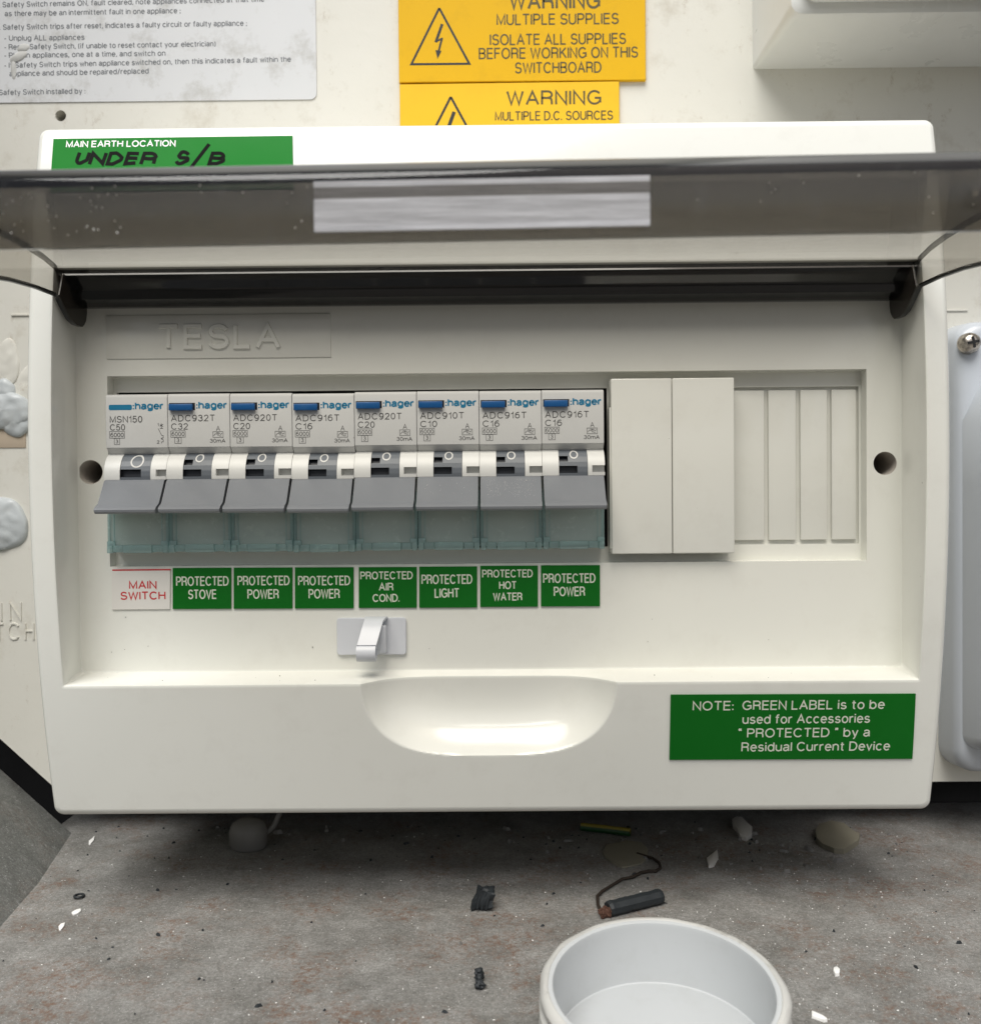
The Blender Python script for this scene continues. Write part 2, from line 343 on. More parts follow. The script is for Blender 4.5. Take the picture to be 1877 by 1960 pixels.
def glyph(ch):
    w, d = G[ch]; out = []
    for st in d.split(';'):
        if not st: continue
        P = []
        for tk in st.split():
            if tk[0] == '@':
                cx, cz, rx, rz, a0, a1 = map(float, tk[1:].split(','))
                n = max(4, int(abs(a1 - a0) / 20))
                for i in range(n + 1):
                    a = math.radians(a0 + (a1 - a0) * i / n); P.append((cx + rx * math.cos(a), cz + rz * math.sin(a)))
            else: P.append(tuple(map(float, tk.split(','))))
        Q = [P[0]]
        for p in P[1:]:
            if math.hypot(p[0] - Q[-1][0], p[1] - Q[-1][1]) > .012: Q.append(p)
        out.append(Q)
    return w, out
def text_strokes(s, gap=.24):
    x = 0; out = []
    for ch in s:
        w, st = glyph(ch)
        for q in st: out.append([(x + a, b) for a, b in q])
        x += w + gap
    return out, x - gap
def ribbon(mb, pts, hw, outf, k=0, m=0, cap=0.0):
    """flat printed stroke of half-width hw (mm) along pts (X,Z)"""
    pts = list(pts); closed = math.dist(pts[0], pts[-1]) < hw * .6 and len(pts) > 4
    if closed: pts = pts[:-1]
    n = len(pts); L = []; Rr = []
    for i in range(n):
        a = pts[(i - 1) % n] if (closed or i > 0) else None; b = pts[(i + 1) % n] if (closed or i < n - 1) else None
        p = pts[i]
        d1 = Vector((p[0] - a[0], p[1] - a[1])).normalized() if a else None; d2 = Vector((b[0] - p[0], b[1] - p[1])).normalized() if b else None
        if d1 is None: d1 = d2; p = (p[0] - d2.x * cap, p[1] - d2.y * cap)
        if d2 is None: d2 = d1; p = (p[0] + d1.x * cap, p[1] + d1.y * cap)
        n1 = Vector((-d1.y, d1.x)); n2 = Vector((-d2.y, d2.x)); nn = n1 + n2
        if nn.length < .3: nn = n1
        nn.normalize(); sc = 1 / max(.45, nn.dot(n1))
        L.append((p[0] + nn.x * hw * sc, p[1] + nn.y * hw * sc)); Rr.append((p[0] - nn.x * hw * sc, p[1] - nn.y * hw * sc))
    o = .03 + .004 * (k % 7)
    l = [mb.add(x, outf(x, z) + o, z) for x, z in L]; r = [mb.add(x, outf(x, z) + o, z) for x, z in Rr]
    for i in range(n if closed else n - 1):
        j = (i + 1) % n; mb.face((l[i], r[i], r[j], l[j]), m)
def put_text(mb, s, x0, x1, z0, z1, cap, sw, outf, gap=.24, slant=0.0, jit=0.0, m=0):
    """text from (x0,z0) to (x1,z1) along its baseline; cap height `cap` mm, stroke width sw mm"""
    st, w = text_strokes(s, gap); dx, dz = x1 - x0, z1 - z0; Ln = math.hypot(dx, dz); ux, uz = dx / Ln, dz / Ln
    sx = (Ln - sw) / w if w else 1
    for k, q in enumerate(st):
        P = []
        for a, b in q:
            u = sw / 2 + a * sx + slant * b * cap; v = sw / 2 + b * (cap - sw)
            if jit: u += jit * noise.noise(Vector((a * 3, b * 3, 1))); v += jit * noise.noise(Vector((a * 3, b * 3, 9)))
            P.append((x0 + ux * u - uz * v, z0 + uz * u + ux * v))
        ribbon(mb, P, sw / 2, outf, k, m, cap=sw * .12)
def text_px(mb, s, xl, xr, yl, h, sw, outf, out, yr=None, m=0, **kw):
    """as put_text but from photo pixels: left x, right x, baseline y, cap height in px; on a surface `out` mm out"""
    yr = yl - (xr - xl) * .0088 if yr is None else yr
    a = at(xl, yl, out); b = at(xr, yr, out); sc = (D - out) / F
    put_text(mb, s, a[0], b[0], a[1], b[1], h * sc, sw, outf, m=m, **kw)
flat = lambda o: (lambda x, z: o)

# ================================================================== SETTING
mb = MB()
pipe_c = (33.0, 141.7)
fill_holes(mb, [[(-160, 30), (700, 30), (700, -400), (-160, -400)], [(pipe_c[0] + x * 1, -pipe_c[1] + z) for x, z in circle(0, 0, 21.0, 48)]], 0)
mb.v = [(x, -z, FLOOR) for x, o, z in mb.v]
fl = mb.build('floor', M['floor'], smooth=0); fl['kind'] = 'structure'
# sloping side plate at the left
mb = MB()
cr = [(-152.6, -3), (-143.5, 41), (-140.2, 67), (-122, 210), (-108, 320)]; u = Vector((-17.1, 15.9)) * 6
rings = []
for (x, o) in cr: rings.append([(x + 6, o, FLOOR - 5.5), (x, o, FLOOR + .7 + .5 * noise.noise(Vector((o * .1, 0, 0)))), (x + u.x, o, FLOOR + u.y), (x + u.x - 2, o, FLOOR + u.y - 2)])
mb.loft(rings, True, 0, True, True)
sp = mb.build('side_wall', M['side'], smooth=0); sp['kind'] = 'structure'
mb = MB(); mb.box(-262, -257, -34, 150, -35, 600); mb.box(430, 435, -34, 150, -125, 600)      # the cabinet's cheeks, out of view, added to cut side light
cw = mb.build('side_wall', M['side'], smooth=0); cw['kind'] = 'structure'
mb = MB(); mb.box(-600, 700, -46, -34, -150, 700)
bw = mb.build('back_wall', M['void'], smooth=0); bw['kind'] = 'structure'
mb = MB()                                            # the yard ground far below the cabinet
mb.face([mb.add(x, o, -1300) for x, o in ((-60000, -60000), (60000, -60000), (60000, 60000), (-60000, 60000))])
gm = plastic('yard_ground', (.06, .056, .05), .9); g = mb.build('ground', gm, smooth=0, recalc=False); g['kind'] = 'structure'

# ------------------------------------------------------------------ mounting board
bd = thing('mounting_board', 0, -3, -99, 'cream painted board, scuffed and stained, carrying all the boxes and signs', 'board')
def child(mb, name, mat, parent, **kw):
    org = tuple(v for v in (parent.location.x / MM, -parent.location.y / MM, parent.location.z / MM))
    return mb.build(name, mat, parent, org, **kw)
mb = MB(); hx, hz = at(116, 221, 0)
outl = [(-159.6, -99.2), (600, -99.2), (600, 420), (-420, 420), (-420, 139), (-176, -83.4)]
outl = [(-159.9, -98.6), (600, -102.5), (600, 420), (-500, 420), (-500, 215)]
outl[0] = (-157.0, -101.2)
hole = circle(hx, hz, 1.9, 28)
fill_holes(mb, [outl, hole], 0.0)
mb.loft([[(x, 0, z) for x, z in outl], [(x, -7, z) for x, z in outl]])
mb.loft([[(x, 0, z) for x, z in hole], [(x, -7, z) for x, z in hole]], cap1=True)
child(mb, 'panel', M['board'], bd, smooth=0)
mb = MB(); mb.box(hx - 1.5, hx + 1.9, -7.2, -6.8, hz - 1.9, hz + 1.0); 
child(mb, 'drilled_hole', M['void'], bd, smooth=0)
# text moulded into the painted board at the left
mb = MB()
def spread(t, d):
    """the left/right edge points of a ribbon mesh pushed apart by d, for a chamfered foot"""
    V = [list(v) for v in t.v]; cnt = {}
    pair = {}
    for f in t.f: pair[f[0]] = f[1]; pair[f[3]] = f[2]
    for l, r_ in pair.items():
        a, b = t.v[l], t.v[r_]; dx, dz = a[0] - b[0], a[2] - b[2]; L = math.hypot(dx, dz) or 1
        V[l][0] += dx / L * d; V[l][2] += dz / L * d; V[r_][0] -= dx / L * d; V[r_][2] -= dz / L * d
    return [tuple(v) for v in V]
def raised(mb, s, xl, xr, yl, h, sw, o0=0.0, o1=.45, out=0, **kw):
    t = MB(); text_px(t, s, xl, xr, yl, h, sw, flat(0.0), out, **kw)

    k = len(mb.v); n = len(t.v)
    mb.v += [(x, o0, z) for x, o, z in spread(t, .16)] + [(x, o1 + o * .2, z) for x, o, z in t.v]
    ec = {}
    for f in t.f:
        for i in range(len(f)):
            e = (f[i], f[(i + 1) % len(f)]); ec[e] = ec.get(e, 0) + 1
    for f in t.f:
        mb.face([k + n + i for i in f]); mb.face([k + i for i in f][::-1])
    for (a, b) in ec:
        if (b, a) not in ec: mb.face((k + a, k + b, k + n + b, k + n + a))
raised(mb, 'I', 2, 5, 1189, 36, .45); raised(mb, 'N', 19, 42, 1188, 36, .45)
raised(mb, 'T', -10, 8, 1226, 33, .45); raised(mb, 'C', 16, 38, 1225, 33, .45); raised(mb, 'H', 48, 66, 1225, 33, .45)
child(mb, 'raised_lettering', M['board'], bd, smooth=0, label='painted-over raised letters at the left edge')
for (xa_, xb_, y_) in ((22, 60, 603), (1806, 1851, 594)):
    a = at(xa_, y_, 0); b = at(xb_, y_, 0); mb = MB(); mb.box(a[0], b[0], -.5, .5, a[1] - .35, a[1] + .35, .15)
    child(mb, 'ridge', M['board'], bd)
a = at(-30, 838, 0); b = at(50, 857, 0); mb = MB(); mb.box(a[0], b[0], -.5, .35, b[1], a[1] + 3, .2); child(mb, 'shaded_step', M['brownshade'], bd)  # brown strip put in for the shaded step of a recess

# sealant blobs
def blob(mb, px, py, rx, rz, dep, seed, tilt=0.0):
    cx, cz = at(px, py, 0); n, rr = 44, 14; rings = []
    for j in range(rr + 1):
        a = math.pi / 2 * j / rr; ring = []
        for i in range(n):
            t = 2 * math.pi * i / n; q = Vector((math.cos(t), math.sin(t), j * .12 + seed * 7.3))
            k = 1 + .16 * noise.noise(q * 1.3) * (1 - j / rr * .5)
            x, z = rx * k * math.cos(a) * math.cos(t), rz * k * math.cos(a) * math.sin(t)
            x, z = x * math.cos(tilt) - z * math.sin(tilt), x * math.sin(tilt) + z * math.cos(tilt)
            o = dep * math.sin(a) ** .6 * (1 + .25 * noise.noise(Vector((x * .35, z * .35, seed))))
            ring.append((cx + x, o - .2, cz + z))
        rings.append(ring)
    mb.loft(rings, cap1=True)
mb = MB(); blob(mb, 14, 785, 9.5, 6.5, 3.2, 1); blob(mb, 32, 800, 6, 6.5, 2.4, 2); blob(mb, 8, 752, 4, 5, 2.2, 5)
tag(mb.build('sealant_blob', M['silicone'], org=None, smooth=60), 'lumpy grey sealant smear above the brown strip, left of the enclosure', 'sealant')
mb = MB(); blob(mb, 3, 1003, 9.5, 9.6, 2.6, 3)
tag(mb.build('sealant_blob', M['silicone'], smooth=60), 'round grey sealant pat lower down, left of the enclosure', 'sealant')
mb = MB(); blob(mb, 13, 696, 4.6, 8.5, .9, 4); blob(mb, 48, 740, 3.2, 8.5, .8, 6, -.35)
tag(mb.build('paint_drip', M['board'], smooth=60), 'cream finger-shaped paint ridges above the lumpy sealant', 'paint ridge')

# ------------------------------------------------------------------ notice and signs on the board
pn = thing('notice', -120, 0, 138, 'worn white safety switch notice in grey print, top left of the board', 'notice')
mb = MB(); a = at(606, 189, .6); P = rrect(-330, a[0], a[1], 300, 2.2, 2, 2, 5)
plate(mb, P, .03, .35, .08); child(mb, 'sheet', M['paper'], pn, smooth=20)
mb = MB(); q = flat(.35)
for s, xl, xr, yl, yr in (('. Safety Switch remains ON, fault cleared, note appliances connected at that time', -2, 506, 14, 3),
        ('as there may be an intermittent fault in one appliance ;', 9, 346, 31, 25),
        ('. Safety Switch trips after reset, indicates a faulty circuit or faulty appliance ;', -1, 473, 57, 49),
        ('- Unplug ALL appliances', 8, 162, 78, 76), ('- Reset Safety Switch, (if unable to reset contact your electrician)', 8, 413, 95, 88.5),
        ('- Plug in appliances, one at a time, and switch on', 8, 317, 111, 106.5),
        ('- If Safety Switch trips when appliance switched on, then this indicates a fault within the', 8, 557, 130, 118),
        ('appliance and should be repaired/replaced', 18, 285, 146, 140.5), ('Safety Switch installed by :', -2, 164, 182, 179)):
    text_px(mb, s, xl, xr, yl, 10.8, .32, q, .35, yr=yr)
child(mb, 'lettering', M['paper_ink'], pn, smooth=0, recalc=False)

mb = MB(); blob(mb, 46, 92, 2.4, 1.5, .95, 21, .3); blob(mb, 36, 109, 3.6, 1.7, 1.1, 22, .5); blob(mb, 27, 132, 1.1, 4.0, .95, 23)
child(mb, 'torn_scuff', M['scuff'], pn, smooth=60)
def tri_sign(mb, pts, w, out, m):
    P = [at(*p, out) for p in pts]; ribbon(mb, P + [P[0]], w / 2, flat(out), 0, m)
def bolt(mb, px, py, s, out, m):
    z0_ = [(6, -33), (-6, 1), (6, -5), (-1, 22)]
    for k, w_ in ((0, 2.6), (1, 1.6), (2, 1.9)):
        ribbon(mb, [at(px + a * s, py + b * s, out) for a, b in z0_[k:k + 2]], w_ * s * .19, flat(out), k, m, cap=.25)
    P = [at(px + a * s, py + b * s, out) for a, b in ((-3, 36), (5, 20), (-7, 18))]
    mb.face([mb.add(x, out + .05, z) for x, z in P], m)
s1 = thing('warning_sign', 10, 0, 142, 'larger yellow sign reading WARNING MULTIPLE SUPPLIES, above the other yellow sign', 'sign', 'yellow warning signs')
mb = MB(); a = at(763.5, 157, 1.6); b = at(1236, 152, 1.6); plate(mb, [(a[0], a[1]), (b[0], a[1] - .1), (b[0], 230), (a[0], 230)], .02, 1.6, .25); child(mb, 'plate', M['yellow'], s1, smooth=20)
mb = MB(); tri_sign(mb, [(840.5, 15), (898, 121.5), (787, 122.5)], .75, 1.6, 0); bolt(mb, 840, 78, .95, 1.6, 0); child(mb, 'hazard_symbol', M['black'], s1, smooth=0, recalc=False)
mb = MB(); q = flat(1.6)
for s, xl, xr, yl, h, sw in (('WARNING', 974, 1149, 18, 32, .85), ('MULTIPLE SUPPLIES', 950, 1184, 48, 21.5, .52), ('ISOLATE ALL SUPPLIES', 937, 1198, 86.5, 21.5, .52),
                             ('BEFORE WORKING ON THIS', 916, 1221, 113, 21.5, .52), ('SWITCHBOARD', 985, 1151, 140.5, 21.5, .52)):
    text_px(mb, s, xl, xr, yl, h, sw, q, 1.6, yr=yl - (xr - xl) * .010)
child(mb, 'lettering', M['engr_k'], s1, smooth=0, recalc=False)
s2 = thing('warning_sign', 5, 0, 100, 'smaller pale yellow sign reading WARNING MULTIPLE D.C. SOURCES, half hidden by the enclosure', 'sign', 'yellow warning signs')
mb = MB(); a = at(764.5, 161, 1.5); b = at(1185, 157, 1.5); plate(mb, [(a[0], 96), (b[0], 96), (b[0], a[1] + .3), (a[0], a[1] + .1)], .02, 1.5, .25); child(mb, 'plate', M['yellow2'], s2, smooth=20)
mb = MB(); tri_sign(mb, [(862.5, 185), (924, 298), (804, 300)], .8, 1.5, 0); bolt(mb, 861, 256, 1.25, 1.5, 0); child(mb, 'hazard_symbol', M['black'], s2, smooth=0, recalc=False)
mb = MB(); q = flat(1.5)
text_px(mb, 'WARNING', 969, 1151, 201.5, 28, .72, q, 1.5); text_px(mb, 'MULTIPLE D.C. SOURCES', 947, 1173, 231, 18, .46, q, 1.5)
text_px(mb, 'ISOLATE ALL D.C. SOURCES', 930, 1176, 262, 18, .46, q, 1.5)
child(mb, 'lettering', M['engr_k'], s2, smooth=0, recalc=False)

# ------------------------------------------------------------------ white box, top right
wb = thing('meter_box', 150, 0, 146.8, 'large white moulded box at the top right corner of the board', 'box')
mb = MB(); rg = []
for o, d, r in ((0, 0, 1.0), (1.0, .1, 1.6), (30, 2.6, 3.2), (32.6, 3.4, 3.6), (33.4, 5.0, 3.4)):
    rg.append([(x, o, z) for x, z in rrect(90 + d, 420, 146.8 + d * .8, 420, r, 6, 6, 6)])
mb.loft(rg, cap1=True); child(mb, 'base', M['whitebox'], wb)
mb = MB(); rg = []
for o, d in ((33, 6.4), (38, 6.4), (43, 7.2), (45.2, 8.6), (46, 10.5)):
    rg.append([(x, o, z) for x, z in rrect(90 + d, 420, 146.8 + d * .9, 420, 5.0, 6, 6, 8)])
mb.loft(rg, cap1=True); child(mb, 'lid', M['whitebox'], wb, smooth=50)
# ------------------------------------------------------------------ blue-grey box, right
gb = thing('junction_box', 200, 0, -96, 'blue-grey moulded box with a screw in its corner, right of the enclosure', 'box')
mb = MB(); rg = []
for o, d in ((0, 0), (9, .5), (11.3, 1.2), (12.6, 2.6), (13, 4.2)):
    rg.append([(x, o, z) for x, z in rrect(154 + d, 330, -96 + d, 57.6 - d, 7.5, 6, 6, 8)])
mb.loft(rg, cap1=True); child(mb, 'base', M['greybox'], gb, smooth=50)
def chamf(x0, x1, z0, z1, r, ch):
    P = rrect(x0, x1, z0, z1, r, 6, 6, 8); Q = []
    for x, z in P:
        k = (z1 - z) + (x - x0)
        if k < ch: s_ = (ch - k) / 2; x += s_; z -= s_
        Q.append((x, z))
    return Q
mb = MB(); rg = []
for o, d in ((12.5, 0), (22, 1.2), (24.6, 2.0), (26, 3.8), (26.2, 5.2)):
    rg.append([(x, o, z) for x, z in chamf(156.4 + d, 330, -87 + d, 50 - d, 5, 18)])
mb.loft(rg, cap1=True); child(mb, 'raised_cover', M['greybox'], gb, smooth=50)
sx, sz = at(1860, 655, 16)
mb = MB(); rg = []
for r, o in ((3.5, 12.8), (3.5, 14.6), (3.0, 16.0), (1.9, 16.9), (.9, 17.2)): rg.append([(x, o, z) for x, z in circle(sx, sz, r, 28)])
mb.loft(rg, cap1=True); sc_ = child(mb, 'screw', M['screw'], gb, smooth=60)
mb = MB()
for a in (0, math.pi / 2):
    c, s = math.cos(a + .2), math.sin(a + .2); L, w = 1.9, .42
    P = [(sx + c * i * L - s * j * w, sz + s * i * L + c * j * w) for i, j in ((-1, -1), (1, -1), (1, 1), (-1, 1))]
    mb.loft([[(x, 16.2, z) for x, z in P], [(x, 17.26 + a * .01, z) for x, z in P]], cap1=True)
o = mb.build('cross_recess', M['void'], sc_, (200, 0, -96), smooth=0)

# ================================================================== ENCLOSURE
def arc(Z): return 80.0 - .0012 * (Z - 12) ** 2
def scoop(X, Z):
    v = max(0.0, (-51.0 - Z) / 21.0); uu = abs(X + 2.5) / 34.8
    q = uu ** 3.4 + v ** 2.1
    return 0.0 if q >= 1 else 10.6 * (1 - q ** 1.6) ** 1.1
def front(X, Z): return arc(Z) - (scoop(X, Z) if Z < -50 else 0.0)
EN = thing('switchboard_enclosure', -2.2, 0, -89.3, 'ivory plastic switchboard enclosure with its smoked lid propped open', 'switchboard')
X0, X1, Z0, Z1 = -125.5, 121.1, -89.4, 102.4
NB, NS, CC = 600, 44, 6
def rr(x0, x1, z0, z1, r): return rrect(x0, x1, z0, z1, r, NB, NS, CC)
mb = MB(); rings = []
outer = [(0, 0.0, None), (0, 0.0, 2.0), (.25, 0, 1.1), (.8, 0, .45), (1.8, 0, 0.0)]
rings.append([(x, 0.0, z) for x, z in rr(X0, X1, Z0, Z1, 2.6)])
for ins, _, dr in outer[1:]:
    rings.append([(x, arc(z) - dr, z) for x, z in rr(X0 + ins, X1 - ins, Z0 + ins, Z1 - ins, 2.6 - ins * .6)])
A = rr(X0 + 1.8, X1 - 1.8, Z0 + 1.8, Z1 - 1.8, 2.6 - 1.08); B = rr(-119.0, 114.8, -51.6, 62.6, .5)
K = 92
for k in range(1, K):
    t = k / K; rings.append([(a[0] * (1 - t) + b[0] * t, 0, a[1] * (1 - t) + b[1] * t) for a, b in zip(A, B)])
    rings[-1] = [(x, front(x, z), z) for x, _, z in rings[-1]]
rings.append([(x, front(x, z), z) for x, z in B])
rings.append([(x, front(x, z) - .14, z) for x, z in rr(-118.6, 114.4, -51.2, 62.2, .4)])
rings.append([(x, front(x, z) - .55, z) for x, z in rr(-118.4, 114.2, -51.0, 62.0, .4)])
PR = rr(-119.5, 115.3, -50.0, 61.6, 1.5); PR2 = rr(-118.9, 114.7, -49.4, 61.0, 1.2)
rings.append([(x, 62.6, z) for x, z in PR]); rings.append([(x, 62.12, z) for x, z in rr(-119.3, 115.1, -49.8, 61.4, 1.4)]); rings.append([(x, 62.0, z) for x, z in PR2])
mb.loft(rings)
ox0, ox1, oz0, oz1 = -110.6, 105.3, -19.5, 34.9
op = [(ox0, oz0), (ox1, oz0), (ox1, oz1), (ox0, oz1)]
hl = circle(-115.7, 7.6, 3.45, 44); hr = circle(110.5, 8.1, 3.3, 44)
plo = rrect(-118.9, 114.7, -49.4, 61.0, 1.2, 40, 30, 5)
fill_holes(mb, [rrect(-118.95, 114.75, -49.45, 61.05, 1.2, 40, 30, 5), op, hl, hr], 62.0)
T = 57.6
mb.loft([[(x, 62, z) for x, z in op], [(x, T, z) for x, z in op]])
h1 = [(-109.6, -15.2), (32.2, -15.2), (32.2, 30.7), (-109.6, 30.7)]; h2 = [(66.2, -14.9), (104.7, -14.9), (104.7, 30.5), (66.2, 30.5)]
fill_holes(mb, [op, h1, h2], T)
mb.loft([[(x, T, z) for x, z in h2], [(x, T - 1.1, z) for x, z in h2]], cap1=True)
mb.loft([[(x, T, z) for x, z in h1], [(x, T - 1.5, z) for x, z in h1]])
child(mb, 'cover', M['cover'], EN, smooth=38)
mb = MB()
mb.loft([[(x, T - 1.5, z) for x, z in h1], [(x, 22, z) for x, z in h1]], cap1=True); child(mb, 'breaker_bay', M['void'], EN, smooth=0)
for hp, lb in ((hl, None), (hr, None)):
    mb = MB(); cx = sum(p[0] for p in hp) / len(hp); mb.loft([[(x, 62.0, z) for x, z in hp], [(x, 61.6, z) for x, z in circle(cx, hp[0][1], 3.2, 44)], [(x, 46, z) for x, z in circle(cx, hp[0][1], 3.0, 44)]], cap1=True)
    child(mb, 'screw_hole', M['holewall'], EN, smooth=40)
# knock-out strips and blank plates
for xa_, xb_ in ((67.9, 77.5), (78.7, 86.6), (87.9, 95.6), (96.9, 103.9)):
    mb = MB(); mb.box(xa_, xb_, T - 1.0, T + .15, -13.7, 29.6, .3); child(mb, 'knockout_strip', M['cover'], EN)
for xa_, xb_ in ((32.5, 49.55), (49.75, 67.1)):
    mb = MB(); mb.box(xa_, xb_, 56.8, 64.9, -16.9, 32.5, .35, 3)
    if xa_ < 40: mb.box(32.1, 33.0, 60, 63.9, -15.5, 24.5, .2)
    else: mb.box(66.9, 67.7, 58.5, 62.5, 25, 29, .2); mb.box(66.9, 67.6, 58.5, 62.5, 5, 8, .2)
    child(mb, 'blank_plate', M['cover'], EN)
# moulded name plate
mb = MB(); mb.box(-110.6, -46.6, 61.5, 62.35, 39.7, 52.1, .18); child(mb, 'name_plate', M['cover'], EN)
mb = MB(); a = at(303, 668, 62.4); b = at(536, 667, 62.4)
t = MB(); put_text(t, 'TESLA', a[0], b[0], a[1], b[1], 6.9, .95, flat(0), gap=.28)
k = len(mb.v); n = len(t.v); mb.v += [(x, 62.3, z) for x, o, z in spread(t, .28)] + [(x, 62.95 + o * .3, z) for x, o, z in t.v]
ec = {(f[i], f[(i + 1) % len(f)]) for f in t.f for i in range(len(f))}
for f in t.f: mb.face([k + n + i for i in f])
for a_, b_ in ec:
    if (b_, a_) not in ec: mb.face((k + a_, k + b_, k + n + b_, k + n + a_))
child(mb, 'raised_lettering', M['cover'], EN, smooth=0)

# ------------------------------------------------------------------ labels on the enclosure
def sticker(name, quad, outf, mat, th, lines, tmat, label, seg=14):
    """quad: px corners TL, TR, BR, BL ; outf(X,Z) surface; lines: (text, xl, xr, baseline, cap px, stroke mm)"""
    def pt(px, py):
        o = 62.0
        for _ in range(4): x, z = at(px, py, o); o = outf(x, z)
        return x, z, o
    mb = MB(); TL, TR, BR, BL = [pt(*p) for p in quad]; g = []
    for layer in (0.02, th):
        L = []
        for j in range(seg + 1):
            v = j / seg; row = []
            for i in range(2):
                x = (TL, TR)[i][0] * (1 - v) + (BL, BR)[i][0] * v; z = (TL, TR)[i][1] * (1 - v) + (BL, BR)[i][1] * v
                row.append(mb.add(x, outf(x, z) + layer, z))
            L.append(row)
        g.append(L)
    for j in range(seg):
        mb.face((g[1][j][0], g[1][j + 1][0], g[1][j + 1][1], g[1][j][1]))
        mb.face((g[0][j][0], g[0][j + 1][0], g[1][j + 1][0], g[1][j][0])); mb.face((g[0][j][1], g[1][j][1], g[1][j + 1][1], g[0][j + 1][1]))
    mb.face((g[0][0][0], g[1][0][0], g[1][0][1], g[0][0][1])); mb.face((g[0][seg][0], g[0][seg][1], g[1][seg][1], g[1][seg][0]))
    ob = child(mb, name, mat, EN, smooth=30, label=label)
    t = MB(); f2 = lambda x, z: outf(x, z) + th
    for s, xl, xr, yb, h, sw in lines:
        o = pt(xl, yb)[2]; text_px(t, s, xl, xr, yb, h, sw, f2, o + th)
    if t.v: t.build('lettering', tmat, ob, (EN.location.x / MM, -EN.location.y / MM, EN.location.z / MM), smooth=0, recalc=False)
    return ob
P62 = flat(62.0)
ms = sticker('circuit_label', [(215, 1090), (326.5, 1089), (326, 1165.5), (215.5, 1166.5)], P62, M['lab_white'], .5,
        [('MAIN', 247, 300, 1127.8, 16, .38), ('SWITCH', 230.5, 317, 1148.5, 16, .38)], M['red'], 'white label reading MAIN SWITCH in red')
mb = MB(); a = at(215, 1092.6, 62.5); b = at(326.5, 1089, 62.5); mb.box(a[0], b[0], 62.3, 62.56, a[1], a[1] + .38)
mb.build('red_edge', M['red'], ms, (EN.location.x / MM, -EN.location.y / MM, EN.location.z / MM), smooth=0)
LB = [((331.5, 1087), (443, 1086.5), (443, 1165), (331.5, 1165.5), [('PROTECTED', 337, 438, 1122, 18.5, .37), ('STOVE', 360, 415, 1147, 18.5, .37)], 'green label reading PROTECTED STOVE'),
      ((448, 1086.5), (560, 1086), (560, 1164.5), (448, 1165), [('PROTECTED', 454.5, 554.5, 1121, 18.5, .37), ('POWER', 473.5, 534, 1146.5, 18.5, .37)], 'first green PROTECTED POWER label, next to the stove label'),
      ((565, 1086), (677, 1085.5), (677, 1164), (565, 1164.5), [('PROTECTED', 570.5, 670.5, 1121, 18.5, .37), ('POWER', 590.5, 650.5, 1146, 18.5, .37)], 'green PROTECTED POWER label left of the air cond. label'),
      ((687, 1085.5), (797.5, 1085), (797.5, 1163), (687, 1163.5), [('PROTECTED', 689.5, 790, 1109.6, 15.5, .34), ('AIR', 725, 753, 1131, 15.5, .34), ('COND.', 713, 765, 1152.5, 15.5, .34)], 'green label reading PROTECTED AIR COND.'),
      ((802.5, 1084.5), (913, 1084), (913, 1162.5), (802.5, 1163), [('PROTECTED', 806.5, 904, 1118.5, 18.5, .37), ('LIGHT', 831.5, 879, 1144.5, 18.5, .37)], 'green label reading PROTECTED LIGHT'),
      ((919, 1083), (1029, 1082.5), (1029, 1161), (919, 1161.5), [('PROTECTED', 922.5, 1019.5, 1106, 15.5, .34), ('HOT', 955, 988.5, 1128, 15.5, .34), ('WATER', 943.5, 999.5, 1150, 15.5, .34)], 'green label reading PROTECTED HOT WATER'),
      ((1035, 1082), (1147.5, 1081.5), (1147.5, 1160), (1035, 1160.5), [('PROTECTED', 1039, 1139.5, 1116.5, 18.5, .37), ('POWER', 1059.5, 1119.5, 1141.5, 18.5, .37)], 'rightmost green label reading PROTECTED POWER')]
for a, b, c, d, ln, lb in LB: sticker('circuit_label', [a, b, c, d], P62, M['green'], .5, ln, M['engr'], lb)
sticker('note_label', [(1283, 1329.5), (1751, 1327.5), (1744.5, 1452), (1280.5, 1454)], arc3 := (lambda x, z: arc(z)), M['green'], .45,
        [('NOTE:', 1325, 1404, 1360.5, 19, .37), ('GREEN LABEL is to be', 1420, 1692, 1359.5, 19, .37), ('used for Accessories', 1420, 1664, 1386, 19, .37),
         ('“ PROTECTED ” by a', 1412, 1664, 1412.5, 19, .37), ('Residual Current Device', 1418, 1702, 1439, 19, .37)], M['engr'], 'green note label about protected accessories')
el = sticker('earth_label', [(103, 266), (560, 260), (562, 362), (96, 368)], arc3, M['greenl'], .25,
        [('MAIN EARTH LOCATION', 126, 336, 282, 13.5, .34)], M['engr_w'], 'green main earth location label with UNDER S/B handwritten in black')
mb = MB(); f2 = lambda x, z: arc(z) + .27
for s, xl, xr, yb, h in (('U', 146, 172, 318, 27), ('N', 172, 204, 320, 28), ('D', 206, 236, 320, 28), ('E', 240, 266, 320, 28), ('R', 270, 302, 320, 28), ('S', 336, 364, 319, 29), ('/', 366, 394, 326, 50), ('B', 400, 432, 320, 28)):
    text_px(mb, s, xl, xr, yb, h, 1.0, f2, 71.3, slant=.2, jit=.32)
mb.build('handwriting', M['ink'], el, (EN.location.x / MM, -EN.location.y / MM, EN.location.z / MM), smooth=0, recalc=False)

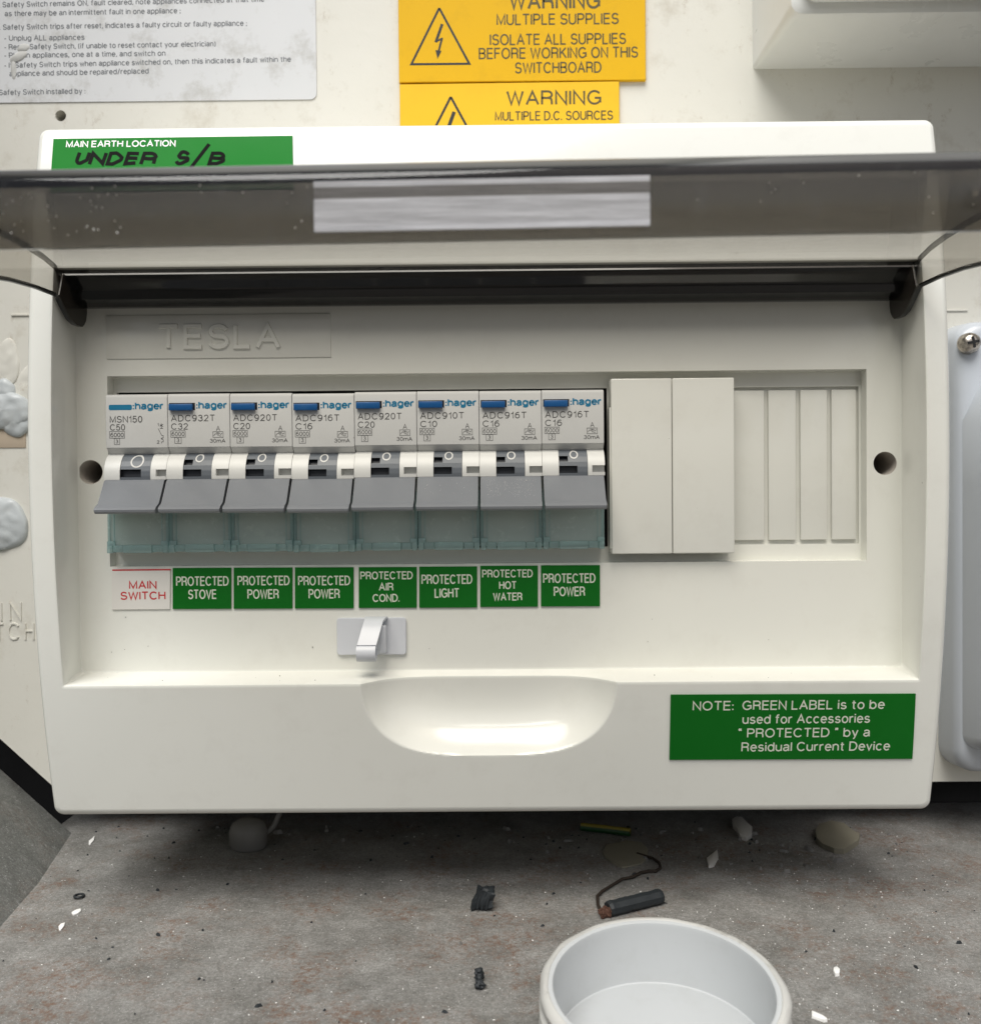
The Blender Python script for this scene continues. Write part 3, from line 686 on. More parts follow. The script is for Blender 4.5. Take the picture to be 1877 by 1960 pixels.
# ------------------------------------------------------------------ smoked lid (child of the enclosure)
LX0, LX1 = -117.5, 113.3
def skew(x, o, z): return (x, o, z + .0087 * x * max(0.0, (o - 78) / 100.0))
prof = [(76.0, 60.4), (78.5, 61.3), (85, 62.4), (94, 63.0), (104, 63.1), (116, 62.8), (128, 61.9), (140, 60.6), (152, 58.9), (164, 56.5), (174, 54.1)]
end = [(177.0, 53.0), (178.4, 51.6), (178.8, 49.6), (178.4, 45.6), (177.8, 41.6)]
mb = MB(); th = 1.8
full = prof + end; outer_ = []; 
for i, (o, z) in enumerate(full):
    a = full[max(i - 1, 0)]; b = full[min(i + 1, len(full) - 1)]; d = Vector((b[0] - a[0], b[1] - a[1])).normalized(); n_ = Vector((-d.y, d.x))
    outer_.append((o + n_.x * th, z + n_.y * th))
def strip(mb, lo, hi, x0, x1, nx=24):
    for k in range(len(lo) - 1):
        pass
    xs = [x0 + (x1 - x0) * i / nx for i in range(nx + 1)]
    gl = [[mb.add(*skew(x, o, z)) for (o, z) in lo] for x in xs]; gh = [[mb.add(*skew(x, o, z)) for (o, z) in hi] for x in xs]
    n = len(lo)
    for i in range(nx):
        for k in range(n - 1):
            mb.face((gl[i][k], gl[i + 1][k], gl[i + 1][k + 1], gl[i][k + 1]), 0); mb.face((gh[i][k], gh[i][k + 1], gh[i + 1][k + 1], gh[i + 1][k]), 0)
        mb.face((gl[i][0], gh[i][0], gh[i + 1][0], gl[i + 1][0]), 1); mb.face((gl[i][n - 1], gl[i + 1][n - 1], gh[i + 1][n - 1], gh[i][n - 1]), 1)
    for i in (0, nx):
        for k in range(n - 1): mb.face((gl[i][k], gl[i][k + 1], gh[i][k + 1], gh[i][k]), 1)
NP = len(prof)
strip(mb, full[:NP], outer_[:NP], LX0, LX1)
lid = child(mb, 'lid', [M['smoke'], M['smoke_edge']], EN, smooth=50, label='smoked transparent lid, hinged open towards the viewer')
EO = (EN.location.x / MM, -EN.location.y / MM, EN.location.z / MM)
mb = MB(); strip(mb, full[NP + 1:], outer_[NP + 1:], LX0, LX1); mb.build('end_lip', [M['smoke_lip'], M['smoke_edge']], lid, EO, smooth=50)
mb = MB(); strip(mb, full[NP - 1:NP + 2], outer_[NP - 1:NP + 2], LX0, LX1); mb.build('front_edge', M['smoke_edge'], lid, EO, smooth=50)
def flange(xa_, xb_):
    # side flange: polygon (out, Z), thickness xa_..xb_
    low = [(178.0, 42.3), (150, 46.8), (125, 50.8), (104, 53.4), (92, 54.3), (80.5, 54.6), (79.0, 53.8), (75.6, 51.4), (72.4, 49.3), (69.0, 48.4), (64.6, 48.5), (63.2, 49.6), (62.6, 51.4), (62.4, 53.6), (62.6, 57.0), (63.5, 60.0), (70, 60.4), (75.6, 60.3)]
    up = [p for p in reversed(prof[1:])]; up = [(177.0, 53.4)] + up
    P = low + up[::-1]
    bm = bmesh.new(); A_ = [bm.verts.new(skew(xa_, o, z)) for o, z in P]; B_ = [bm.verts.new(skew(xb_, o, z)) for o, z in P]
    mb = MB()
    f1 = bm.faces.new(A_); f2_ = bm.faces.new(B_[::-1]); bmesh.ops.triangulate(bm, faces=[f1, f2_]); mb.bm(bm, 0)
    k = 0; n = len(P)
    for i in range(n):
        j = (i + 1) % n; mb.face((i, j, n + j, n + i), 1 if i < len(low) - 1 else 0)
    return mb
for xa_, xb_ in ((LX0 - .02, LX0 + 1.3), (LX1 - 1.3, LX1 + .02)):
    bx = (xa_ + xb_) / 2; b_ = MB(); b_.tube([skew(bx, o, z) for o, z in [(80.4, 54.5), (92, 54.2), (104, 53.3), (125, 50.7), (150, 46.7), (177.8, 42.2)]], .62, 8); b_.build('edge_bead', M['smoke_edge'], lid, EO)
    mb = flange(xa_, xb_); mb.build('side_flange', [M['smoke'], M['smoke_edge']], lid, EO, smooth=30)
    # dark hinge boss inside the ear
    s_ = 1 if xa_ < 0 else -1; x_in = xb_ if xa_ < 0 else xa_
    ep = [(79.6, 54.4), (75.6, 51.3), (72.4, 49.2), (69.4, 48.3), (66.2, 48.3), (64.2, 49.1), (62.9, 50.6), (62.3, 52.6), (62.2, 57.0), (62.3, 60.6), (70, 60.6), (77.0, 60.6)]
    mb = MB(); mb.loft([[(x_in, o, z) for o, z in ep], [(x_in + s_ * .3, o, z) for o, z in ep]], True, 0, True, True); mb.build('hinge_ear', M['ear'], lid, EO, smooth=30)
    mb = MB(); mb.box(min(x_in, x_in + s_ * 8), max(x_in, x_in + s_ * 7), 62.3, 68.5, 54.1, 60.9, .3); mb.build('hinge_block', M['smoke_edge'], lid, EO)
# hinge strip: the rolled inner edge of the lid, thick dark plastic
mb = MB(); hp = [(76.2, 60.2), (74.5, 58.6), (72.8, 57.6), (72.2, 57.0), (71.9, 56.0), (71.0, 54.8), (69.2, 54.0), (66.0, 53.7)]
hq = [(74.4, 61.4), (71.6, 59.9), (70.2, 58.9), (69.6, 58.2), (69.2, 57.0), (68.4, 56.0), (67.4, 55.6), (65.4, 55.4)]
strip(mb, hp, hq, LX0 + 1.5, LX1 - 1.5, 2); 
mb.build('hinge_strip', [M['smoke_dark'], M['smoke_edge']], lid, EO, smooth=25)
mb = MB(); mb.box(LX0 + 1.6, LX1 - 1.6, 62.4, 66.0, 53.9, 60.8, .5); mb.build('hinge_bar', M['smoke_edge'], lid, EO)
rnd = random.Random(4); mb = MB()
for k in range(110):
    x = rnd.uniform(-108, -60) if rnd.random() < .7 else rnd.uniform(-60, 108); z = rnd.uniform(43, 51); s_ = rnd.uniform(.05, .16)
    mb.box(x, x + s_, 179.9, 180.1, z + .0087 * x, z + .0087 * x + s_ * rnd.uniform(1, 2.5))
d_ = mb.build('dust', M['chip'], lid, EO, smooth=0); d_['kind'] = 'stuff'
rnd = random.Random(9); mb = MB()
for k in range(34):
    x = rnd.uniform(-112, 108); s_ = rnd.uniform(.07, .2)
    if rnd.random() < .6: o, z = rnd.uniform(63.5, 75), -50.0                     # on the ledge
    else: o, z = 62.05, rnd.uniform(-46, -22)
    if abs(x + 2.5) < 36 and z < -49: continue
    z -= .35 * (o - 62) / 13 if z < -49 else 0
    mb.box(x, x + s_ * 1.4, o, o + s_, z, z + s_ * .8)
d_ = child(mb, 'crumbs', M['twig'], EN, smooth=0); d_['kind'] = 'stuff'
# frosted grip strip on the lip
mb = MB(); a = at(606, 395, 178); b = at(1239, 388, 178)
def sz_(px, py): return at(px, py, 178.0)
nx, nz = 40, 12; g1 = []
for i in range(nx + 1):
    x = a[0] + (b[0] - a[0]) * i / nx; row = []
    for j in range(nz + 1):
        z = 51.0 - (51.0 - 43.0) * j / nz; zz = z + .0087 * x
        row.append((x, 179.95 + .08 * (j % 2), zz))
    g1.append(row)
lo = [[mb.add(*p) for p in r] for r in g1]; hi = [[mb.add(p[0], p[1] + .5, p[2]) for p in r] for r in g1]
for i in range(nx):
    for j in range(nz):
        mb.face((lo[i][j], lo[i][j + 1], lo[i + 1][j + 1], lo[i + 1][j])); mb.face((hi[i][j], hi[i + 1][j], hi[i + 1][j + 1], hi[i][j + 1]))
for i in range(nx): mb.face((lo[i][0], lo[i + 1][0], hi[i + 1][0], hi[i][0])); mb.face((lo[i][nz], hi[i][nz], hi[i + 1][nz], lo[i + 1][nz]))
for j in range(nz): mb.face((lo[0][j], hi[0][j], hi[0][j + 1], lo[0][j + 1])); mb.face((lo[nx][j], lo[nx][j + 1], hi[nx][j + 1], hi[nx][j]))
mb.build('grip_strip', M['frost'], lid, EO, smooth=20, label='frosted ribbed strip in the middle of the lid lip')

# ================================================================== CIRCUIT BREAKERS
cache = {}
BW = 17.5
def part(key, name, mats, parent, fn, smooth=30, recalc=True):
    """build once, then copies of the breaker share the mesh"""
    if key not in cache:
        mb = MB(); fn(mb); o = mb.build(name, mats, parent, None, smooth, recalc); cache[key] = o.data; return o
    return link(name, cache[key], parent)
def ext(mb, prof, x0, x1, m=0, bev=0.0):
    """extrude an (out,Z) profile between two X"""
    if bev: mb.loft([[(x0, o, z) for o, z in shrink(prof, bev)], [(x0 + bev, o, z) for o, z in prof], [(x1 - bev, o, z) for o, z in prof], [(x1, o, z) for o, z in shrink(prof, bev)]], True, m, True, True)
    else: mb.loft([[(x0, o, z) for o, z in prof], [(x1, o, z) for o, z in prof]], True, m, True, True)
def shrink(P, d):
    co = sum(p[0] for p in P) / len(P); cz = sum(p[1] for p in P) / len(P)
    return [(o + (d if o < co else -d), z + (d if z < cz else -d)) for o, z in P]
# all coordinates relative to the breaker: X 0..17.5, out and Z absolute minus (60, 0)
def O(o): return o - 60.0
def curve_out(z):                                    # bulging middle section
    t = (9.0 - z) / 4.2; return 67.9 - .42 * max(0, z - 7.5) ** 1.55 * .42 if z > 7.5 else 67.9
def body_fn(mb):
    pr = [(50, 29.3), (65.0, 29.3), (65.7, 29.0), (66, 28.3), (66, 14.3), (64.1, 12.5), (50, 12.5)]
    ext(mb, [(O(o), z) for o, z in pr], .06, BW - .06, 0, .12)
def body2_fn(mb):
    ext(mb, [(O(o), z) for o, z in [(50, 12.6), (62.2, 12.6), (62.2, -14.6), (50, -14.6)]], .06, BW - .06, 0)
mid = [(o, z) for z, o in [(12.5, 64.2), (11.6, 65.6), (10.4, 66.7), (9.0, 67.5), (7.6, 67.9), (6.2, 68.0), (5.2, 67.9)]]
def side_fn(xa_, xb_, slot=None):
    def fn(mb):
        P = [(O(o), z) for o, z in mid] + [(O(61), 5.0), (O(61), 12.5)]
        if slot:
            sx0, sx1, sz0, sz1 = slot
            ext(mb, P, xa_, sx0, 0)
            up = [(O(o), z) for o, z in mid if z >= sz1]; dn = [(O(o), z) for o, z in mid if z <= sz0]
            def io(z):
                for (o1, z1), (o2, z2) in zip(mid, mid[1:]):
                    if z2 <= z <= z1: return o2 + (o1 - o2) * (z - z2) / (z1 - z2)
            ext(mb, up + [(O(io(sz1)), sz1), (O(61), sz1), (O(61), 12.5)], sx0, xb_, 0)
            ext(mb, [(O(io(sz0)), sz0)] + dn + [(O(61), 5.0), (O(61), sz0)], sx0, xb_, 0)
            mb.box(sx0, xb_, O(61), O(66.0), sz0 - .02, sz1 + .02, m=1)
        else: ext(mb, P, xa_, xb_, 0)
    return fn
def io_mid(z):
    for (o1, z1), (o2, z2) in zip(mid, mid[1:]):
        if z2 <= z <= z1: return o2 + (o1 - o2) * (z - z2) / (z1 - z2)
    return 67.9
def drum_fn(xa_, xb_, slots):
    def fn(mb):
        zs = [12.5 - .25 * i for i in range(31)]
        xs = sorted({xa_, xb_, *[v for s in slots for v in s[:2]]}); xs = [x for x in xs if xa_ <= x <= xb_]
        zs = sorted({*zs, *[v for s in slots for v in s[2:]]}, reverse=True)
        def depth(x, z):
            return 0
        for i in range(len(xs) - 1):
            for j in range(len(zs) - 1):
                xm, zm = (xs[i] + xs[i + 1]) / 2, (zs[j] + zs[j + 1]) / 2
                cut = any(s[0] < xm < s[1] and s[2] < zm < s[3] for s in slots); m = 1 if cut else 0; d = 1.7 if cut else .15
                p = [mb.add(x, O(io_mid(z) - d), z) for x, z in ((xs[i], zs[j]), (xs[i + 1], zs[j]), (xs[i + 1], zs[j + 1]), (xs[i], zs[j + 1]))]
                mb.face(p, m)
        for s in slots:                              # slot walls
            c = [(s[0], s[3]), (s[1], s[3]), (s[1], s[2]), (s[0], s[2])]
            for a in range(4):
                b = (a + 1) % 4
                mb.face([mb.add(x, O(io_mid(z) - d), z) for (x, z), d in ((c[a], .15), (c[b], .15), (c[b], 1.7), (c[a], 1.7))], 2)
    return fn
def toggle_fn(mb):
    pr = [(66.0, 5.2), (67.9, 5.15), (68.4, 4.9), (73.1, -1.5), (74.3, -2.1), (75.3, -2.5), (75.9, -3.1), (75.8, -3.7), (75.2, -4.15), (74.2, -4.2), (72.8, -3.8), (66.0, 2.6)]
    ext(mb, [(O(o), z) for o, z in pr], .30, BW - .42, 0, .15)
def ring_fn(cx, cz, r, w):
    def fn(mb):
        n = 36; a = []
        for k in range(n):
            t = 2 * math.pi * k / n
            a.append([mb.add(cx + q * math.cos(t), O(io_mid(cz + q * math.sin(t)) - .15 + .05), cz + q * math.sin(t)) for q in (r - w, r)])
        for k in range(n): j = (k + 1) % n; mb.face((a[k][0], a[k][1], a[j][1], a[j][0]))
    return fn
def term_fn(mb):                                     # clear terminal cover: front sheet
    mb.box(.9, BW - .9, O(65.4), O(66.0), -13.2, 1.5, .1)
def ribs_fn(mb):
    for xa_ in (.10, BW - .95): mb.box(xa_, xa_ + .85, O(62.3), O(66.15), -14.2, 1.2, .15)
    mb.box(1.9, 2.1, O(66.0), O(66.25), -12.2, 1.0); mb.box(BW - 2.1, BW - 1.9, O(66.0), O(66.25), -12.2, 1.0)
    mb.box(.15, 2.2, O(62.3), O(66.9), -13.4, -12.0, .2); mb.box(BW - 2.2, BW - .15, O(62.3), O(66.9), -13.4, -12.0, .2)
def clip_fn(mb):
    mb.box(.15, 1.7, O(62.3), O(67.0), -15.4, -13.3, .2); mb.box(BW - 1.7, BW - .15, O(62.3), O(67.0), -15.4, -13.3, .2)
    mb.box(1.8, 4.6, O(62.3), O(66.7), -15.2, -13.2, .2); mb.box(4.7, BW - 4.7, O(62.3), O(67.1), -15.4, -13.1, .25); mb.box(BW - 4.6, BW - 1.8, O(62.3), O(66.7), -15.2, -13.2, .2)
FO = flat(O(66.0))
def t2(mb, s, x0, x1, z, cap, sw, **kw): put_text(mb, s, x0, x1, z, z, cap, sw, FO, **kw)
def boxline(mb, x0, x1, z0, z1, w=.12): ribbon(mb, [(x0, z0), (x1, z0), (x1, z1), (x0, z1), (x0, z0)], w / 2, FO, 3)
def print_adc(model, amp):
    def fn(mb):
        t2(mb, model, .95, 13.3, 21.45, 1.85, .235, gap=.28); t2(mb, amp, .95, 5.7, 19.15, 1.80, .235, gap=.26)
        boxline(mb, .85, 4.9, 17.05, 18.85); t2(mb, '6000', 1.05, 4.7, 17.35, 1.2, .15, gap=.2)
        boxline(mb, 1.95, 3.75, 15.3, 17.0); t2(mb, '3', 2.5, 3.2, 15.6, 1.15, .16)
        t2(mb, 'A', 13.6, 14.75, 18.7, 1.45, .15); boxline(mb, 12.7, 15.55, 16.9, 18.5)
        for pts in ([(12.9, 17.3), (13.3, 17.9), (13.8, 17.9), (14.2, 17.3)], [(13.6, 18.2), (14.1, 18.2), (14.5, 17.3), (15.1, 17.3)], [(14.0, 17.9), (14.4, 18.2), (14.9, 17.7), (15.3, 18.1)]):
            ribbon(mb, pts, .06, FO, 5)
        t2(mb, '30mA', 11.8, 16.2, 15.4, 1.1, .16, gap=.2)
    return fn
def print_main(mb):
    t2(mb, 'MSN150', 1.2, 10.4, 21.3, 1.9, .25, gap=.26); t2(mb, 'C50', 1.2, 5.5, 19.1, 1.8, .25, gap=.26)
    boxline(mb, 1.1, 5.3, 16.95, 18.85); t2(mb, '6000', 1.3, 5.1, 17.25, 1.25, .18, gap=.2)
    boxline(mb, 2.4, 3.9, 15.2, 16.9); t2(mb, '3', 2.8, 3.5, 15.5, 1.1, .16)
    t2(mb, '1', 14.6, 15.0, 20.2, .9, .14); t2(mb, '2', 14.4, 15.1, 15.3, .95, .15)
    for pts in ([(15.3, 20.7), (16.2, 20.1)], [(15.3, 20.2), (16.2, 20.8)], [(15.75, 21.0), (15.75, 19.6)], [(15.3, 19.6), (16.2, 19.6)],
                [(14.8, 19.6), (15.8, 17.6), (16.2, 17.6), (16.2, 17.0), (15.7, 16.9)], [(15.7, 16.6), (16.2, 16.4), (16.2, 15.9), (15.7, 15.8), (15.7, 15.4)]):
        ribbon(mb, pts, .075, FO, 2)
    for z in (16.75,): ribbon(mb, [(15.55, z), (16.0, z)], .075, FO, 6)
def logo_fn(x0, x1):
    return lambda mb: t2(mb, ':hager', x0, x1, 24.9, 2.15, .44, gap=.23)
def btn_fn(mb): mb.box(.65, 7.3, O(66.0), O(67.25), 24.45, 26.3, .22, 2)
def btn_slot_fn(mb):
    mb.box(.45, 7.75, O(65.9), O(66.03), 24.6, 26.65)
def bar_fn(mb): plate(mb, rrect(.95, 7.5, 24.85, 26.35, .45, 2, 2, 5), O(65.95), O(66.05), .02)

specs = [('MSN150', 'C50', 'leftmost breaker, the main switch, with a wide rocker and no blue button', 0),
         ('ADC932T', 'C32', 'circuit breaker above the PROTECTED STOVE label', .05), ('ADC920T', 'C20', 'circuit breaker above the first PROTECTED POWER label, beside the stove breaker', 0),
         ('ADC916T', 'C16', 'circuit breaker marked C16 above the PROTECTED POWER label left of AIR COND.', -.22), ('ADC920T', 'C20', 'circuit breaker above the PROTECTED AIR COND. label', .08),
         ('ADC910T', 'C10', 'circuit breaker marked C10 above the PROTECTED LIGHT label', .12), ('ADC916T', 'C16', 'circuit breaker with a dusty grey toggle above the PROTECTED HOT WATER label', .05),
         ('ADC916T', 'C16', 'rightmost circuit breaker, beside the dark gap and the blank plates', .12)]
for i, (model, amp, lab, dz) in enumerate(specs):
    root = thing('circuit_breaker', -109.6 + BW * i, 60, dz, lab, 'breaker', 'circuit breakers in a row')
    part('body', 'body', M['body'], root, body_fn); part('body2', 'lower_body', M['body2'], root, body2_fn)
    big = i == 0; xa_, xb_ = (4.6, 13.0) if big else (4.75, 12.6)
    part('L%d' % big, 'left_shoulder', M['white'], root, side_fn(.05, xa_ - .1))
    part('R%d' % big, 'right_shoulder', [M['white'], M['body']], root, side_fn(xb_ + .1, BW - .05, (14.6 if big else 13.9, 16.9, 6.1, 8.0)))
    sl_ = [(xa_, 10.4, 5.9, 8.1)] if big else [(xa_, 7.2, 9.1, 10.7), (xa_, 9.8, 5.9, 7.9)]
    dr_ = part('D%d' % big, 'rocker', [M['drum'], M['slot'], M['slot']], root, drum_fn(xa_, xb_, sl_), 0, False)
    part('G%d' % big, 'off_ring', M['ring'], dr_, ring_fn(9.0 if big else 8.9, 10.4 if big else 11.1, 1.85 if big else 1.2, .40 if big else .36), 0, False)
    tg = part('T', 'toggle', M['toggle'], root, toggle_fn)
    part('C', 'terminal_cover', M['teal'], root, term_fn); part('CR', 'cover_rib', M['tealrib'], root, ribs_fn); part('CC', 'cover_clip', M['tealrib'], root, clip_fn)
    part('P' + model + amp, 'lettering', M['print'], root, print_main if big else print_adc(model, amp), 0, False)
    part('LG%d' % big, 'logo', M['logo'], root, logo_fn(7.7, 16.4) if big else logo_fn(8.05, 16.8), 0, False)
    if big: part('BAR', 'blue_bar', M['logo'], root, bar_fn)
    else: part('BS', 'button_slot', M['void'], root, btn_slot_fn, 0); part('B', 'test_button', M['blue'], root, btn_fn)
    if i in (5, 6):
        rnd = random.Random(i); mb = MB()
        for k in range(260 if i == 6 else 30):
            x = rnd.uniform(2, 15.5); t = rnd.uniform(.1, .9); z = 4.9 - 6.2 * t; o = 68.4 + 4.5 * t; s_ = rnd.uniform(.02, .06) * (2.2 if rnd.random() < .06 else 1)
            mb.box(x, x + s_ * rnd.uniform(1, 3), O(o - .05), O(o + s_), z, z + s_)
        d_ = mb.build('dust', M['chip'], root, smooth=0); d_['kind'] = 'stuff'

# ------------------------------------------------------------------ stick-on clip
hk = thing('cable_clip', -36, 62, -40, 'pale grey stick-on clip with a curled tongue, under the circuit labels', 'clip')
a = at(645, 1254, 62.8); b = at(777, 1182, 62.8)
mb = MB(); plate(mb, rrect(a[0], b[0], a[1], b[1], .9, 3, 3, 5), 62.02, 63.0, .25); child(mb, 'base_plate', M['hook'], hk, smooth=25)
mb = MB(); cxa = -35.2
path = [(0.9, 63.0, -34.6), (.8, 64.6, -34.4), (.5, 66.6, -35.2), (.1, 68.6, -37.0), (-.4, 70.2, -39.2), (-.9, 71.4, -41.2)]
for k in range(11):
    t = math.radians(90 - 26 * k); path.append((-1.1, 70.1 + 2.2 * math.cos(t - .5), -43.4 + 2.2 * math.sin(t - .5)))
w = 2.65; th_ = .7; rings = []
for k, (dx, o, z) in enumerate(path):
    p0 = path[max(k - 1, 0)]; p1 = path[min(k + 1, len(path) - 1)]; d = Vector((p1[1] - p0[1], p1[2] - p0[2])).normalized(); nn = Vector((-d.y, d.x)) * th_ / 2
    ww = w + (.5 if k < 2 else 0)
    rings.append([(cxa + dx - ww, o - nn.x, z - nn.y), (cxa + dx + ww, o - nn.x, z - nn.y), (cxa + dx + ww, o + nn.x, z + nn.y), (cxa + dx - ww, o + nn.x, z + nn.y)])
mb.loft(rings, True, 0, True, True); child(mb, 'tongue', M['hook'], hk, smooth=50)
mb = MB(); a = at(724, 1252, 66); b = at(738, 1197, 66); mb.box(a[0], b[0], 62.9, 66.2, a[1], b[1], .5, 3); child(mb, 'catch', M['hook'], hk)

# ================================================================== THINGS ON THE FLOOR
pp = thing('conduit_pipe', 33, 141.7, FLOOR, 'open grey plastic pipe stub standing up through the floor', 'pipe')
mb = MB()
tm = Matrix.Rotation(-0.016, 3, 'Y') @ Matrix.Rotation(0.123, 3, 'X'); C0 = Vector((33.0, -141.7, -100.0))
def lathe(mb, prof, seg=96, wob=0.0, m=0, cap1=False):
    rings = []
    for r, h in prof:
        ring = []
        for k in range(seg):
            t = 2 * math.pi * k / seg; rr_ = r + wob * noise.noise(Vector((math.cos(t) * 4, math.sin(t) * 4, h * .5)))
            v = C0 + tm @ Vector((rr_ * math.cos(t), rr_ * math.sin(t), h)); ring.append((v.x, -v.y, v.z))
        rings.append(ring)
    mb.loft(rings, True, m, False, cap1)
inner = [(23.8, -.05), (22.9, 0.1), (22.35, -.1), (22.1, -1.0), (22.0, -14.0), (21.9, -14.3), (21.6, -14.4), (21.2, -14.2), (2, -14.6), (1.8, -15), (1.8, -60)]
lathe(mb, inner, cap1=True); child(mb, 'bore', M['pvc'], pp, smooth=30)
mb = MB(); o_ = [(22.9, -.3), (23.5, .25), (24.2, .2), (24.8, -.3), (25.1, -1.0), (25.0, -2.6), (24.4, -3.0), (24.4, -4.0), (25.2, -4.6), (25.2, -6.2), (24.5, -6.8), (24.5, -7.8), (25.2, -8.4), (25.2, -10.2), (24.6, -10.8), (24.6, -30)]
lathe(mb, o_, wob=.35); child(mb, 'outer_wall', M['pvcdirt'], pp, smooth=35)
mb = MB(); q = Vector(at(1246, 1766, 118)).to_3d(); n = 16; rings = []
for j in range(6):
    a = math.pi / 2 * j / 5; rings.append([(q.x + 4.6 * math.cos(a) * math.cos(2 * math.pi * i / n), 118.2 + 1.2 * math.cos(a) * math.sin(2 * math.pi * i / n), q.y - .6 + 1.2 * math.sin(a)) for i in range(n)])
mb.loft(rings, cap1=True, cap0=True); child(mb, 'glue_smear', M['pvcdirt'], pp, smooth=60)

def lump(mb, cx, co, r, h, seed, squash=(1, 1), z0=FLOOR, n=18, rough=.25, rot=0.0):
    rings = []
    for j in range(9):
        a = math.pi * j / 8; ring = []
        for i in range(n):
            t = 2 * math.pi * i / n; k = 1 + rough * noise.noise(Vector((math.cos(t) * 1.7, math.sin(t) * 1.7, math.cos(a) * 2 + seed * 3.7))) * 2
            x, o = r * squash[0] * math.sin(a) * math.cos(t) * k, r * squash[1] * math.sin(a) * math.sin(t) * k
            x, o = x * math.cos(rot) - o * math.sin(rot), x * math.sin(rot) + o * math.cos(rot)
            ring.append((cx + x, co + o, z0 + h / 2 - h / 2 * math.cos(a) * (1 + .2 * noise.noise(Vector((x, o, seed))))))
        rings.append(ring)
    mb.loft(rings, True, 0, True, True)
# black ribbed rubber piece
x, o = on_floor(926, 1747); mb = MB()
bm = bmesh.new(); bmesh.ops.create_cube(bm, size=1.0)
bmesh.ops.subdivide_edges(bm, edges=bm.edges[:], cuts=5, use_grid_fill=True)
for v in bm.verts:
    c = v.co.copy(); n_ = noise.noise(c * 3.1)
    v.co = Vector((x + c.x * 4.6 * (1 + .25 * (c.z < 0) + .45 * n_) + c.z * 1.6, o - 2.5 + c.y * 4.0 * (1 + .4 * n_), FLOOR + 3.1 + c.z * 6.0 * (1 + .35 * n_ - .25 * (c.x + .5))))
bmesh.ops.bevel(bm, geom=[e for e in bm.edges if e.calc_length() > 9], offset=.3, segments=1, affect='EDGES')
mb.bm(bm)
rp = mb.build('rubber_block', M['rubber'], smooth=30); tag(rp, 'chunky black rubber offcut on the floor, left of the black stick', 'rubber piece')
for k in range(3):
    mb = MB(); xx = x - 1.4 + 1.3 * k; mb.tube([(xx - .5, o - .3, FLOOR + .8), (xx, o - .35, FLOOR + 3.2), (xx + .7, o - .7, FLOOR + 5.4)], .32, 8)
    mb.build('rib', M['rubber'], rp, None)
# black stick with a hollow end
x0, o0 = on_floor(1163, 1741, 2.0); x1, o1 = on_floor(1264, 1716, 2.0); mb = MB()
pts = []; rad = []
for k in range(22):
    t = k / 21; pts.append((x0 + (x1 - x0) * t, o0 + (o1 - o0) * t, FLOOR + 2.0 + .15 * noise.noise(Vector((t * 9, 0, 0))))); rad.append(2.25 + .25 * noise.noise(Vector((t * 14, 3, 0))) - (.25 if k in (0, 21) else 0))
mb.tube(pts, rad, 9); st_ = tag(mb.build('rubber_stick', M['rubber'], smooth=25), 'black foam rubber stick lying on the floor behind the pipe', 'rubber stick')
# crumb
mb = MB(); x, o = on_floor(918, 1893); lump(mb, x, o, 1.25, 2.2, 3, rough=.5); x, o = on_floor(917, 1882); lump(mb, x, o - .3, 1.1, 3.6, 5, rough=.5)
tag(mb.build('rubber_crumb', M['rubber'], smooth=0), 'small knobbly black crumb in the foreground, left of the pipe', 'crumb')
# ring
mb = MB(); x, o = on_floor(151.5, 1718); pts = [(x + 1.35 * math.cos(t) + .3 * math.sin(t), o + 1.9 * math.sin(t), FLOOR + .45 + .25 * math.sin(t)) for t in [2 * math.pi * k / 20 for k in range(21)]]
mb.tube(pts, .36, 8); tag(mb.build('rubber_ring', M['rubber']), 'tiny black ring on the floor at the lower left', 'ring')
# twig
def fpts(px, h=.5): return [(*on_floor(a, b, h), FLOOR + h) for a, b in px]
mb = MB(); tw = fpts([(1219, 1634), (1232, 1638), (1248, 1643), (1261, 1652), (1264, 1662), (1254, 1668), (1240, 1668), (1226, 1671), (1210, 1679), (1190, 1683), (1172, 1694), (1152, 1706), (1143, 1716), (1144, 1732), (1150, 1744)], .7)
tw = [(x + .6 * noise.noise(Vector((k, 0, 0))), o + .6 * noise.noise(Vector((k, 5, 0))), z + .5 * noise.noise(Vector((k, 9, 2)))) for k, (x, o, z) in enumerate(tw)]
mb.tube(tw, [.45 + .3 * abs(noise.noise(Vector((k * .9, 2, 2)))) for k in range(len(tw))], 7)
tag(mb.build('twig', M['twig'], smooth=40), 'thin crooked dark brown twig lying behind the pipe', 'twig')
mb = MB(); x, o = on_floor(1160, 1757); 
for k in range(7): lump(mb, x + .9 * (k % 3 - 1), o + .9 * (k // 3 - 1), 1.1, 2.6 + .4 * (k % 2), k, (1, .35), rough=.5, rot=k * .9)
tag(mb.build('dry_leaf', M['leafbrown'], smooth=0), 'crumpled reddish brown leaf against the back rim of the pipe', 'leaf')
